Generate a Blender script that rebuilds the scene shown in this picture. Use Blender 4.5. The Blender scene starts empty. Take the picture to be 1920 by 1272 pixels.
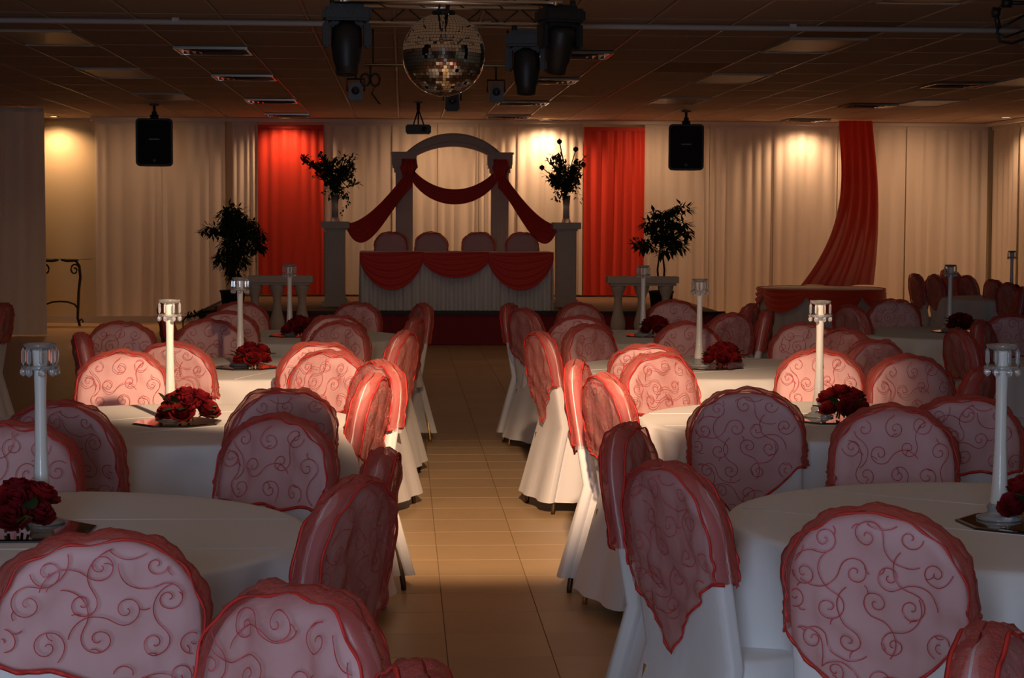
import bpy, bmesh, math, random
from mathutils import Vector, Matrix
C = bpy.data.collections.new('hall'); bpy.context.scene.collection.children.link(C)
PI = math.pi
sc = bpy.context.scene

# ------------------------------------------------------------------ camera, world, light, exposure
cam = bpy.data.objects.new('camera', bpy.data.cameras.new('camera')); C.objects.link(cam)
cam.data.sensor_width = 36; cam.data.lens = 3500/1920*36; cam.data.clip_end = 200
cam.matrix_world = (Matrix.Translation((0, 0, 1.6)) @ Matrix.Rotation(-0.058674, 4, 'Z')
                    @ Matrix.Rotation(PI/2-0.06621, 4, 'X') @ Matrix.Rotation(0.0045, 4, 'Z'))
cam.data.dof.use_dof = False
sc.camera = cam
sc.view_settings.view_transform = 'Standard'; sc.view_settings.look = 'None'
sc.view_settings.exposure = 0.0; sc.view_settings.gamma = 1.0; sc.view_settings.use_curve_mapping = False
w = bpy.data.worlds.new('world'); sc.world = w; w.use_nodes = True
w.node_tree.nodes['Background'].inputs[0].default_value = (0.9, 0.75, 0.6, 1)
w.node_tree.nodes['Background'].inputs[1].default_value = 0.004

def spot(name, loc, target, energy, color, size_deg, blend, radius=0.05):
    l = bpy.data.lights.new(name, 'SPOT'); l.energy = energy; l.color = color
    l.spot_size = math.radians(size_deg); l.spot_blend = blend; l.shadow_soft_size = radius
    o = bpy.data.objects.new(name, l); C.objects.link(o); o.location = loc
    o.rotation_euler = (Vector(target)-Vector(loc)).to_track_quat('-Z', 'Y').to_euler()
    return o
def area(name, loc, target, energy, color, sx, sy):
    l = bpy.data.lights.new(name, 'AREA'); l.shape = 'RECTANGLE'; l.size = sx; l.size_y = sy
    l.energy = energy; l.color = color
    o = bpy.data.objects.new(name, l); C.objects.link(o); o.location = loc
    o.rotation_euler = (Vector(target)-Vector(loc)).to_track_quat('-Z', 'Y').to_euler()
    return o
WARM = (1.0, 0.54, 0.28)
# accent spotlight over the front of the aisle, aimed down the hall
def aim(deg): return (0.25, 4.3+6.0, 2.86-6.0*math.tan(math.radians(deg)))
key = spot('accent_spot_light', (0.32, 4.3, 2.86), aim(27.5), 1350, (1.0, 0.64, 0.38), 22, 0.6, 0.06)
key.scale = (2.5, 1.0, 1.0)   # shutters: wider than high
key2 = spot('accent_spot_spill', (0.32, 4.3, 2.86), aim(20), 300, (1.0, 0.64, 0.38), 34, 0.7, 0.06)
key2.scale = (1.7, 1.0, 1.0)
# recessed ceiling downlights washing the curtains
for (x, y, e) in ((-1.67, 26.85, 60), (2.05, 26.92, 120), (5.85, 26.88, 80), (-5.0, 27.3, 75), (8.35, 25.6, 60)):
    spot('curtain_downlight', (x, y, 2.93), (x, y+0.12 if x < 8 else y, 0), e, WARM, 150, 1.0, 0.05)
# added warm fill spots that brighten the back curtains evenly, without fixtures
for x, e in ((-3.6, 36), (0.5, 90), (3.6, 80), (7.4, 66)):
    spot('wall_fill_light', (x, 26.2, 2.9), (x, 27.3, 1.0), e*0.85, WARM, 150, 1.0, 0.25)
# added warm overhead fill that lifts table tops and stage fronts, no lamps there
for x, y, e in ((0.5, 5.0, 7.0), (0.8, 12.0, 3.0), (0.8, 20.0, 9.5)):
    area('overhead_fill_light', (x, y, 2.94), (x, y, 0), e, (1.0, 0.62, 0.38), 5.0, 4.0)
# daylight through the entrance doors behind the photographer
area('entrance_daylight', (-0.9, -2.6, 1.65), (0.3, 8, 0.8), 158, (0.63, 0.77, 1.0), 2.2, 2.1)

# ------------------------------------------------------------------ materials
MATS = {}
def mat(name, col, rough=0.6, metal=0.0, spec=0.5, noise=0.0, nscale=30, bump=0.0, bscale=200, sheen=0.0, trans=0.0, ior=1.45, coat=0.0, col2=None, transl=0.0):
    if name in MATS: return MATS[name]
    m = bpy.data.materials.new(name); m.use_nodes = True; MATS[name] = m
    nt = m.node_tree; b = nt.nodes['Principled BSDF']
    b.inputs['Base Color'].default_value = (*col, 1); b.inputs['Roughness'].default_value = rough
    b.inputs['Metallic'].default_value = metal; b.inputs['Specular IOR Level'].default_value = spec
    b.inputs['Sheen Weight'].default_value = sheen; b.inputs['Transmission Weight'].default_value = trans
    b.inputs['IOR'].default_value = ior; b.inputs['Coat Weight'].default_value = coat
    tc = nt.nodes.new('ShaderNodeTexCoord')
    if noise or col2:
        n = nt.nodes.new('ShaderNodeTexNoise'); n.inputs['Scale'].default_value = nscale; n.inputs['Detail'].default_value = 4
        nt.links.new(tc.outputs['Object'], n.inputs['Vector'])
        mx = nt.nodes.new('ShaderNodeMix'); mx.data_type = 'RGBA'
        c2 = col2 if col2 else tuple(c*(1-noise) for c in col)
        mx.inputs[6].default_value = (*col, 1); mx.inputs[7].default_value = (*c2, 1)
        nt.links.new(n.outputs['Fac'], mx.inputs[0]); nt.links.new(mx.outputs[2], b.inputs['Base Color'])
    if bump:
        n2 = nt.nodes.new('ShaderNodeTexNoise'); n2.inputs['Scale'].default_value = bscale; n2.inputs['Detail'].default_value = 3
        nt.links.new(tc.outputs['Object'], n2.inputs['Vector'])
        bp = nt.nodes.new('ShaderNodeBump'); bp.inputs['Strength'].default_value = bump; bp.inputs['Distance'].default_value = 0.01
        nt.links.new(n2.outputs['Fac'], bp.inputs['Height']); nt.links.new(bp.outputs[0], b.inputs['Normal'])
    if transl:
        t = nt.nodes.new('ShaderNodeBsdfTranslucent'); t.inputs[0].default_value = (*col, 1)
        ms = nt.nodes.new('ShaderNodeMixShader'); ms.inputs[0].default_value = transl
        out = nt.nodes['Material Output']
        nt.links.new(b.outputs[0], ms.inputs[1]); nt.links.new(t.outputs[0], ms.inputs[2]); nt.links.new(ms.outputs[0], out.inputs[0])
    return m

def organza(name, col, fmin, fmax, glint=0.35, glintcol=(1.0, 0.30, 0.18)):
    m = bpy.data.materials.new(name); m.use_nodes = True; MATS[name] = m
    nt = m.node_tree; L = nt.links; b = nt.nodes['Principled BSDF']; out = nt.nodes['Material Output']
    b.inputs['Base Color'].default_value = (*col, 1); b.inputs['Roughness'].default_value = 0.55; b.inputs['Sheen Weight'].default_value = 0.4
    tc = nt.nodes.new('ShaderNodeTexCoord')
    mp = nt.nodes.new('ShaderNodeMapping'); mp.inputs['Scale'].default_value = (1, 1, 1.9); L.new(tc.outputs['Object'], mp.inputs[0])
    n = nt.nodes.new('ShaderNodeTexNoise'); n.inputs['Scale'].default_value = 62; n.inputs['Detail'].default_value = 5; n.inputs['Roughness'].default_value = 0.65
    L.new(mp.outputs[0], n.inputs['Vector'])
    bp = nt.nodes.new('ShaderNodeBump'); bp.inputs['Strength'].default_value = 1.0; bp.inputs['Distance'].default_value = 0.02
    L.new(n.outputs['Fac'], bp.inputs['Height']); L.new(bp.outputs[0], b.inputs['Normal'])
    g = nt.nodes.new('ShaderNodeBsdfGlossy'); g.inputs['Color'].default_value = (*glintcol, 1); g.inputs['Roughness'].default_value = 0.22
    L.new(bp.outputs[0], g.inputs['Normal'])
    ms1 = nt.nodes.new('ShaderNodeMixShader'); ms1.inputs[0].default_value = glint
    t = nt.nodes.new('ShaderNodeBsdfTranslucent'); t.inputs[0].default_value = (*col, 1)
    ms0 = nt.nodes.new('ShaderNodeMixShader'); ms0.inputs[0].default_value = 0.35
    L.new(b.outputs[0], ms0.inputs[1]); L.new(t.outputs[0], ms0.inputs[2])
    L.new(ms0.outputs[0], ms1.inputs[1]); L.new(g.outputs[0], ms1.inputs[2])
    tr = nt.nodes.new('ShaderNodeBsdfTransparent'); tr.inputs[0].default_value = (1.0, 0.86, 0.86, 1)
    lw = nt.nodes.new('ShaderNodeLayerWeight'); lw.inputs['Blend'].default_value = 0.4
    mr = nt.nodes.new('ShaderNodeMapRange'); mr.inputs['To Min'].default_value = fmin; mr.inputs['To Max'].default_value = fmax
    L.new(lw.outputs['Facing'], mr.inputs['Value'])
    ms2 = nt.nodes.new('ShaderNodeMixShader'); L.new(mr.outputs[0], ms2.inputs[0])
    L.new(tr.outputs[0], ms2.inputs[1]); L.new(ms1.outputs[0], ms2.inputs[2]); L.new(ms2.outputs[0], out.inputs[0])
    return m

mat('cover_white', (0.74, 0.74, 0.76), 0.55, sheen=0.2, bump=0.15, bscale=25)
mat('table_linen', (0.70, 0.70, 0.71), 0.7, sheen=0.15, bump=0.12, bscale=14)
organza('organza_coral', (0.80, 0.16, 0.16), 0.17, 0.95, 0.40)
organza('organza_ruffle', (0.78, 0.07, 0.045), 0.38, 0.95, 0.15)
mat('ruffle_seam', (0.60, 0.035, 0.03), 0.5)
mat('embroidery_thread', (0.50, 0.07, 0.10), 0.4)
mat('leg_gold', (0.55, 0.36, 0.12), 0.35, metal=0.9)
mat('leg_bronze', (0.10, 0.06, 0.03), 0.4, metal=0.6)
mat('curtain_white', (0.80, 0.75, 0.68), 0.75, transl=0.25, bump=0.1, bscale=60)
mat('curtain_red', (0.66, 0.035, 0.012), 0.6, transl=0.2, sheen=0.3, bump=0.1, bscale=60)
mat('swag_red', (0.60, 0.030, 0.020), 0.55, sheen=0.3, bump=0.15, bscale=80)
mat('swag_orange', (0.85, 0.07, 0.02), 0.5, sheen=0.3, bump=0.15, bscale=80)
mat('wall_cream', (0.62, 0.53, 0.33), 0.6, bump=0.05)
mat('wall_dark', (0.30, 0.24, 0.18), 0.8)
mat('plaster', (0.62, 0.55, 0.48), 0.7, noise=0.15, nscale=12, bump=0.1, bscale=60)
mat('ceiling_panel', (0.50, 0.38, 0.30), 0.85, noise=0.10, nscale=3, bump=0.1, bscale=90)
mat('ceiling_stained', (0.34, 0.22, 0.12), 0.85, noise=0.2, nscale=5)
mat('grid_metal', (0.44, 0.35, 0.28), 0.38, spec=0.6)
mat('vent_metal', (0.35, 0.30, 0.26), 0.2, metal=0.8)
mat('prism_lens', (0.21, 0.15, 0.075), 0.35, noise=0.2, nscale=20)
mat('floor_vinyl', (0.58, 0.40, 0.215), 0.42, noise=0.14, nscale=6, bump=0.03, bscale=30, spec=0.4)
mat('floor_vinyl_dark', (0.54, 0.37, 0.20), 0.44, noise=0.14, nscale=6, bump=0.03, bscale=30, spec=0.4)
mat('floor_joint', (0.30, 0.21, 0.13), 0.7)
mat('stage_carpet', (0.16, 0.09, 0.05), 0.95, noise=0.3, nscale=40)
mat('stage_skirt', (0.24, 0.018, 0.026), 0.8, noise=0.2, nscale=8)
mat('black_trim', (0.006, 0.006, 0.008), 0.5)
mat('black_plastic', (0.012, 0.012, 0.013), 0.45, bump=0.1, bscale=150)
mat('black_grille', (0.006, 0.006, 0.006), 0.7, bump=0.4, bscale=400)
mat('grey_badge', (0.14, 0.14, 0.14), 0.4)
mat('grey_lamp', (0.10, 0.10, 0.11), 0.4, metal=0.3)
mat('lens_glass', (0.01, 0.012, 0.016), 0.08, spec=0.8)
mat('chrome', (0.75, 0.72, 0.68), 0.22, metal=1.0)
mat('mirror_facet', (0.82, 0.80, 0.76), 0.03, metal=1.0)
mat('ball_core', (0.02, 0.02, 0.02), 0.6)
mat('pipe_grey', (0.50, 0.44, 0.40), 0.45)
mat('table_mirror', (0.45, 0.43, 0.40), 0.05, metal=1.0)
mat('mirror_edge', (0.05, 0.04, 0.035), 0.2, metal=0.6)
mat('candle_wax', (0.80, 0.78, 0.74), 0.25, coat=0.5, transl=0.15)
mat('crystal', (0.90, 0.92, 0.95), 0.04, spec=0.9, trans=0.85, ior=1.55)
mat('crystal_foot', (0.75, 0.78, 0.80), 0.06, trans=0.7, ior=1.5)
mat('rose_red', (0.22, 0.006, 0.010), 0.75, spec=0.2, col2=(0.09, 0.003, 0.006), nscale=40)
mat('rose_crimson', (0.30, 0.010, 0.010), 0.75, spec=0.2, col2=(0.12, 0.004, 0.006), nscale=40)
mat('leaf_dark', (0.020, 0.035, 0.012), 0.5, col2=(0.035, 0.05, 0.012), nscale=9)
mat('leaf_olive', (0.09, 0.10, 0.02), 0.5)
mat('leaf_red', (0.10, 0.012, 0.010), 0.6)
mat('bark', (0.07, 0.04, 0.02), 0.8, noise=0.3, nscale=40)
mat('pot_dark', (0.02, 0.018, 0.014), 0.6)
mat('iron', (0.05, 0.038, 0.025), 0.5, metal=0.6, bump=0.3, bscale=120)
mat('glass_top', (0.55, 0.62, 0.50), 0.05, trans=0.8, ior=1.45)
mat('lamp_glow', (1, 0.8, 0.5), 0.5)
_e = MATS['lamp_glow'].node_tree.nodes['Principled BSDF']
_e.inputs['Emission Color'].default_value = (1, 0.72, 0.42, 1); _e.inputs['Emission Strength'].default_value = 12

# ------------------------------------------------------------------ mesh helpers
class MB:
    def __init__(s): s.v = []; s.f = []; s.m = []; s.sm = []
    def add(s, vs, fs, mi=0, smooth=False):
        o = len(s.v); s.v += [tuple(p) for p in vs]
        for f in fs: s.f.append(tuple(i+o for i in f)); s.m.append(mi); s.sm.append(smooth)
        return s
    def box(s, c, d, mi=0, rz=0.0, taper=1.0):
        x, y, z = d[0]/2, d[1]/2, d[2]/2; vs = []
        for dz in (-1, 1):
            k = taper if dz > 0 else 1
            for dx, dy in ((-1, -1), (1, -1), (1, 1), (-1, 1)):
                px, py = dx*x*k, dy*y*k
                vs.append((c[0]+px*math.cos(rz)-py*math.sin(rz), c[1]+px*math.sin(rz)+py*math.cos(rz), c[2]+dz*z))
        return s.add(vs, [(3, 2, 1, 0), (4, 5, 6, 7), (0, 1, 5, 4), (1, 2, 6, 5), (2, 3, 7, 6), (3, 0, 4, 7)], mi)
    def rings(s, rs, closed=True, cap0=True, cap1=True, mi=0, smooth=True):
        n = len(rs[0]); vs = [p for r in rs for p in r]; fs = []
        for i in range(len(rs)-1):
            for j in range(n if closed else n-1):
                a = i*n+j; b = i*n+(j+1) % n
                fs.append((a, b, b+n, a+n))
        if cap0 and closed: fs.append(tuple(range(n))[::-1])
        if cap1 and closed: fs.append(tuple((len(rs)-1)*n+j for j in range(n)))
        return s.add(vs, fs, mi, smooth)
    def lathe(s, prof, c=(0, 0, 0), n=20, mi=0, smooth=True, square=0.0):
        rs = []
        for r, z in prof:
            r = max(r, 1e-4)
            rs.append([(c[0]+r*math.cos(2*PI*j/n), c[1]+r*math.sin(2*PI*j/n), c[2]+z) for j in range(n)])
        return s.rings(rs, mi=mi, smooth=smooth)
    def tube(s, pts, r, n=6, mi=0, smooth=True, r1=None):
        pts = [Vector(p) for p in pts]; rs = []
        for i, p in enumerate(pts):
            t = (pts[min(i+1, len(pts)-1)]-pts[max(i-1, 0)]).normalized()
            up = Vector((0, 0, 1)) if abs(t.z) < 0.95 else Vector((1, 0, 0))
            a = t.cross(up).normalized(); b = t.cross(a)
            k = r if r1 is None else r+(r1-r)*i/(len(pts)-1)
            rs.append([tuple(p+a*k*math.cos(2*PI*j/n)+b*k*math.sin(2*PI*j/n)) for j in range(n)])
        return s.rings(rs, mi=mi, smooth=smooth)
    def grid(s, fn, nu, nv, mi=0, smooth=True, flip=False):
        vs = [fn(i/nu, j/nv) for j in range(nv+1) for i in range(nu+1)]; fs = []
        for j in range(nv):
            for i in range(nu):
                a = j*(nu+1)+i; f = (a, a+1, a+nu+2, a+nu+1); fs.append(f[::-1] if flip else f)
        return s.add(vs, fs, mi, smooth)
    def mesh(s, name, mats):
        me = bpy.data.meshes.new(name); me.from_pydata(s.v, [], s.f)
        if not isinstance(mats, (list, tuple)): mats = [mats]
        for m in mats: me.materials.append(MATS[m] if isinstance(m, str) else m)
        me.polygons.foreach_set('material_index', s.m); me.polygons.foreach_set('use_smooth', s.sm)
        me.update(); return me
    def obj(s, name, mats, parent=None, loc=(0, 0, 0), rz=0.0):
        return inst(name, s.mesh(name, mats), parent, loc, rz)

def inst(name, me, parent=None, loc=(0, 0, 0), rz=0.0):
    o = bpy.data.objects.new(name, me); C.objects.link(o)
    o.location = loc; o.rotation_euler = (0, 0, rz)
    if parent is not None: o.parent = parent
    return o
def tag(o, label, cat, group=None):
    o['label'] = label; o['category'] = cat
    if group: o['group'] = group
    return o
def thing(name, label, cat, loc=(0, 0, 0), rz=0.0, group=None):
    return tag(inst(name, None, None, loc, rz), label, cat, group)
def struct(o): o['kind'] = 'structure'; return o
def stuff(o): o['kind'] = 'stuff'; return o
def bevel(o, wd=0.01, seg=2):
    bm = bmesh.new(); bm.from_mesh(o.data)
    bmesh.ops.remove_doubles(bm, verts=bm.verts, dist=1e-5)
    bmesh.ops.bevel(bm, geom=list(bm.edges), offset=wd, segments=seg, affect='EDGES', clamp_overlap=True)
    bm.to_mesh(o.data); bm.free(); o.data.update(); return o

# ------------------------------------------------------------------ floor
T = 0.383; FX0 = 0.163-T*22
fl = MB(); fl.box((0.7, 12.3, -0.03), (16.6, 31.0, 0.05)); floor = struct(fl.obj('floor', 'floor_joint'))
def tile_mesh(mt, th=0.006):
    m = MB(); g = T/2-0.0009; e = T/2-0.0022
    m.add([(-g, -g, -th), (g, -g, -th), (g, g, -th), (-g, g, -th), (-e, -e, 0), (e, -e, 0), (e, e, 0), (-e, e, 0)],
          [(4, 5, 6, 7), (0, 1, 5, 4), (1, 2, 6, 5), (2, 3, 7, 6), (3, 0, 4, 7)])
    return m.mesh('tile', mt)
rnd = random.Random(3)
tm = [tile_mesh('floor_vinyl'), tile_mesh('floor_vinyl_dark')]
rest = MB(); e = T/2-0.0015
for i in range(43):
    for j in range(80):
        x = FX0+(i+0.5)*T; y = -2.9+(j+0.5)*T
        if x > 8.8 or x < -7.4: continue
        if -0.62 < x < 1.7 and 5.4 < y < 22.9: inst('tile', rnd.choice(tm), floor, (x, y, 0.0))
        elif y > 2.0 and y < 27.6:
            rest.add([(x-e, y-e, 0), (x+e, y-e, 0), (x+e, y+e, 0), (x-e, y+e, 0)], [(0, 1, 2, 3)])
stuff(rest.obj('tile_field', 'floor_vinyl', floor))

# ------------------------------------------------------------------ walls
def slab(name, c, d, m): b = MB(); b.box(c, d); return struct(b.obj(name, m))
slab('wall_back', (0.7, 27.68, 1.5), (16.6, 0.1, 3.1), 'wall_cream')
slab('wall_right', (8.95, 12.3, 1.5), (0.1, 30.8, 3.1), 'wall_cream')
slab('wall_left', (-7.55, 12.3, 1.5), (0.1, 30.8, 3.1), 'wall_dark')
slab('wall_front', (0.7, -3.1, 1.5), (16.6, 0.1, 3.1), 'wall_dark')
slab('baseboard_back', (-4.75, 27.61, 0.05), (3.6, 0.03, 0.10), 'plaster')

# ------------------------------------------------------------------ ceiling: grid, panels, vents, light panels
CZ = 2.98
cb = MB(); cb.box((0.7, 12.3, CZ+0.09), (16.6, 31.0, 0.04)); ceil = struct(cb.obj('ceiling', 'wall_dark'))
GX = [-0.06+0.61*k for k in range(-13, 16)]; GY = [14.4+1.22*k for k in range(-15, 12)]
vents = {}
for i, (x, y) in enumerate(((-1.585, 15.92), (-1.585, 19.0), (-1.585, 22.9), (-1.585, 26.1), (1.465, 16.0), (1.465, 19.1), (1.465, 22.9), (1.465, 26.1), (5.735, 19.2), (5.735, 22.9), (5.735, 26.5))): vents[i] = (x, y)
lights = [(-2.805, 15.01), (-2.805, 18.67), (-2.805, 22.33), (3.295, 15.01), (3.295, 18.67), (3.295, 22.33), (6.345, 18.67), (6.345, 22.33), (0.245, 8.91), (-2.805, 11.35), (3.295, 11.35)]
pm = MB(); g = 0.61/2-0.009; h = 1.22/2-0.009
pm.add([(-g, -h, 0.012), (g, -h, 0.012), (g, h, 0.012), (-g, h, 0.012), (-g+0.012, -h+0.012, 0.004), (g-0.012, -h+0.012, 0.004), (g-0.012, h-0.012, 0.004), (-g+0.012, h-0.012, 0.004)],
       [(7, 6, 5, 4), (0, 4, 5, 1), (1, 5, 6, 2), (2, 6, 7, 3), (3, 7, 4, 0)])
pmesh = pm.mesh('ceiling_panel', 'ceiling_panel'); smesh = pm.mesh('ceiling_panel', 'ceiling_stained')
stained = {(3.295, 13.79), (2.685, 17.45)}
rest = MB(); npan = 0
for gx in GX[:-1]:
    for gy in GY[:-1]:
        x, y = gx+0.305, gy+0.61
        if x < -7.6 or x > 9.0: continue
        if any(abs(x-a) < 0.1 and abs(y-b) < 0.1 for a, b in lights): continue
        st = any(abs(x-a) < 0.1 and abs(y-b) < 0.1 for a, b in stained)
        if y > 11.5 and -0.20*y-0.9 < x < 0.335*y+0.5 and npan < 298:
            inst('ceiling_panel', smesh if st else pmesh, ceil, (x, y, CZ)); npan += 1
        else:
            rest.add([(x+a*g, y+b*h, CZ+0.004) for a, b in ((-1, -1), (-1, 1), (1, 1), (1, -1))], [(0, 1, 2, 3)])
stuff(rest.obj('ceiling_panel_field', 'ceiling_panel', ceil))
bar = MB(); bar.box((0, 0, 0), (0.020, 30.6, 0.008)); barm = bar.mesh('grid_bar', 'grid_metal')
bar2 = MB(); bar2.box((0, 0, 0), (16.4, 0.018, 0.006)); bar2m = bar2.mesh('cross_bar', 'grid_metal')
for gx in GX:
    if -7.5 < gx < 8.9: inst('grid_bar', barm, ceil, (gx, 12.3, CZ+0.0055))
for gy in GY:
    if -3 < gy < 27.5: inst('cross_bar', bar2m, ceil, (0.7, gy, CZ+0.007))

# ceiling light panels (switched off)
llab = ['amber light panel at top left, nearest of the left row', 'dim light panel, second of the left row on the ceiling', 'dim light panel above the left speaker, third of the left row',
        'brown light panel at upper right, in front of the long pipe', 'dim light panel, second of the right row on the ceiling', 'faint light panel above the right speaker',
        'light panel at the far right of the ceiling, nearer one', 'light panel at the far right of the ceiling, farther one', None, None, None]
for (x, y), lab in zip(lights, llab):
    if lab is None:
        lab = {0.245: 'light panel over the aisle above the camera view', -2.805: 'light panel just above the top left picture corner', 3.295: 'light panel just above the top right of the picture'}[x]
    t = thing('ceiling_light', lab+', switched off', 'ceiling light', (x, y, CZ), 0, 'switched off ceiling light panels')
    fr = MB()
    for s in (-1, 1):
        fr.box((s*0.288, 0, -0.006), (0.03, 1.20, 0.018)); fr.box((0, s*0.588, -0.006), (0.61, 0.03, 0.018))
    fr.obj('frame', 'grid_metal', t)
    ln = MB(); ln.grid(lambda u, v: ((0.5-u)*0.55, (v-0.5)*1.15, -0.004-0.006*(1-(2*u-1)**2)), 8, 2); ln.obj('lens', 'prism_lens', t)
# louvred air vents
fr = MB()
for k, s in enumerate((0.29, 0.23, 0.17, 0.11)):
    for sgn in (-1, 1):
        z0 = -0.002-0.004*k
        fr_pts = [(-s, sgn*s, z0-0.020), (s, sgn*s, z0-0.020), (s-0.035, sgn*(s-0.035), z0+0.012), (-s+0.035, sgn*(s-0.035), z0+0.012)]
        fr.add(fr_pts, [(0, 1, 2, 3)]); fr.add([(y, x, z) for x, y, z in fr_pts], [(0, 1, 2, 3)])
louv = fr.mesh('louvre', 'vent_metal')
ff = MB()
for s in (-1, 1): ff.box((s*0.295, 0, -0.014), (0.02, 0.60, 0.02)); ff.box((0, s*0.295, -0.014), (0.60, 0.02, 0.02))
vfm = ff.mesh('frame', 'vent_metal')
bk = MB(); bk.box((0, 0, 0.01), (0.58, 0.58, 0.004)); bkm = bk.mesh('backing', 'black_trim')
vl = ['nearest air vent of the left ceiling row', 'second air vent of the left ceiling row', 'third air vent of the left ceiling row', 'red tinted air vent of the left row closest to the red curtain',
      'air vent right of the hanging stage lights, nearest of the middle right row', 'second air vent of the middle right row, beside the black stage lights', 'third glinting air vent of the middle right row', 'farthest air vent of the middle right row near the arch',
      'nearest air vent at the far right of the ceiling', 'middle air vent at the far right of the ceiling', 'lit air vent beside the top of the red ceiling drape']
for i, (x, y) in vents.items():
    t = thing('ceiling_vent', 'louvred '+vl[i], 'air vent', (x, y, CZ), 0, 'square louvred ceiling vents')
    inst('frame', vfm, t); inst('louvre', louv, t); inst('backing', bkm, t)

# ------------------------------------------------------------------ stage
X0, X1, Y0, SZ = -2.45, 3.95, 22.88, 0.42
sb = MB(); sb.box(((X0+X1)/2, (Y0+27.6)/2, SZ/2-0.005), (X1-X0, 27.6-Y0, SZ-0.01))
stage = tag(sb.obj('stage', 'stage_carpet'), 'low carpeted stage across the back of the hall with dark red front', 'stage')
sk = MB()
def stf(u, v):
    x = X0-0.02+(X1-X0+0.04)*u; return (x, Y0-0.012-0.008*math.sin(x*42)-0.004*math.sin(x*17), 0.01+v*(SZ-0.05))
sk.grid(stf, 420, 2); sk.obj('stage_skirt', 'stage_skirt', stage)
tr = MB(); tr.box(((X0+X1)/2, Y0-0.012, SZ-0.018), (X1-X0+0.06, 0.05, 0.045)); tr.box((X0-0.012, (Y0+27.5)/2, SZ-0.018), (0.03, 27.5-Y0, 0.045)); tr.obj('black_edging', 'black_trim', stage)

# ------------------------------------------------------------------ curtains
def curtain_mb(L, z0, z1, seed, pitch=0.155, amp=0.042, sheer=0.0, taper=None):
    r = random.Random(seed); n = max(4, int(L/pitch)); ph = [r.uniform(-0.7, 0.7) for _ in range(n+3)]; am = [r.uniform(0.45, 1.1) for _ in range(n+3)]
    mb = MB(); nu = n*9
    def fn(u, v):
        k = u*n; i = int(k); f = k-i; p = ph[i]*(1-f)+ph[i+1]*f; a = am[i]*(1-f)+am[i+1]*f
        d = 0.5+0.5*math.sin(2*PI*k+p*2+0.5*math.sin(2.1*v+i))
        d = d**0.7
        top = min(1.0, (1-v)*14)
        x = u*L+0.012*math.sin(5*v+i*1.7)*(1-v)*math.sin(2*PI*k)
        return (x, -a*amp*d*(0.55+0.45*top)-0.02*math.sin(k*0.9+seed)*(1-v), z0+(z1-z0)*v-(0.01*math.sin(2*PI*k) if v > 0.99 else 0))
    mb.grid(fn, nu, 14); return mb
hd = lambda L, z: MB().box((L/2, -0.015, z-0.02), (L, 0.05, 0.055))
def curtain(label, x0, x1, Y, z0, z1, seed, m='curtain_white', rz=0.0, pitch=0.155, amp=0.042, group='white curtains along the back wall', name='curtain', x=None):
    t = thing(name, label, 'curtain', (x0 if x is None else x, Y, 0), rz, group)
    curtain_mb(x1-x0, z0, z1, seed, pitch, amp).obj('drape', m, t)
    hd(x1-x0, z1+0.01).obj('gathered_heading', m, t)
    return t
ZT = 2.92
curtain('white curtain beside the bare cream wall, under the left speaker', -4.42, -3.47, 27.3, 0.12, ZT, 1, pitch=0.19, amp=0.045)
curtain('white curtain left of the dark gap behind the left ficus tree', -3.46, -2.56, 27.3, 0.12, ZT, 2, pitch=0.17, amp=0.045)
curtain('narrow white curtain between the dark gap and left red panel', -2.45, -2.09, 27.25, 0.44, ZT, 3)
curtain('left of the two tall red curtain panels, brightly lit at top', -2.085, -1.14, 27.2, 0.44, ZT-0.05, 4, 'curtain_red', group='tall red curtain panels', pitch=0.14)
curtain('white curtain behind the left bouquet and pedestal', -1.13, -0.16, 27.25, 0.44, ZT, 5)
curtain('white curtain behind the left column of the arch', -0.15, 0.50, 27.25, 0.44, ZT, 6)
curtain('white curtain seen through the middle of the arch', 0.51, 1.10, 27.25, 0.44, ZT, 7)
curtain('white curtain behind the right column of the arch', 1.11, 1.66, 27.25, 0.44, ZT, 8)
curtain('brightest white curtain with hot lamp spot above right bouquet', 1.67, 2.62, 27.25, 0.44, ZT, 9)
curtain('right of the two tall red curtain panels, beside the right bouquet', 2.635, 3.52, 27.2, 0.44, ZT-0.05, 10, 'curtain_red', group='tall red curtain panels', pitch=0.14)
curtain('white curtain behind the right speaker and ficus tree', 3.53, 4.48, 27.25, 0.06, ZT, 11, pitch=0.17, amp=0.045)
curtain('white curtain right of the right speaker', 4.49, 5.43, 27.25, 0.06, ZT, 12, pitch=0.15, amp=0.042)
curtain('white curtain with lamp spot, left of the red ceiling drape', 5.44, 6.38, 27.25, 0.06, ZT, 13, pitch=0.17, amp=0.042)
curtain('white curtain just right of the red ceiling drape', 6.39, 7.40, 27.25, 0.06, ZT, 14, pitch=0.17, amp=0.045)
curtain('white curtain in the right back corner', 7.41, 8.62, 27.25, 0.06, ZT, 15, pitch=0.17, amp=0.045)
for k, (ya, lab) in enumerate(((27.15, 'white side curtain nearest the back corner on the right wall'), (25.95, 'lamp-lit white side curtain at the right edge'), (24.75, 'white side curtain on the right wall past the picture edge'))):
    curtain(lab, 0, 1.18, ya, 0.06, ZT, 16+k, rz=-PI/2, x=8.7, pitch=0.2, amp=0.06, group='white curtains along the right wall')
t = curtain('greyish foreground curtain hanging at the left edge of the picture', -7.3, -4.63, 24.6, 0.02, 2.94, 21, pitch=0.26, amp=0.14, group='left partition curtain')
rl = MB(); rl.box((0, 0, 0), (13.1, 0.045, 0.05)); struct(rl.obj('trim_1', 'curtain_white', None, (2.1, 27.12, 2.95)))
rl = MB(); rl.box((0, 0, 0), (0.045, 5.0, 0.05)); struct(rl.obj('trim_2', 'curtain_white', None, (8.56, 24.65, 2.95)))
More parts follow.
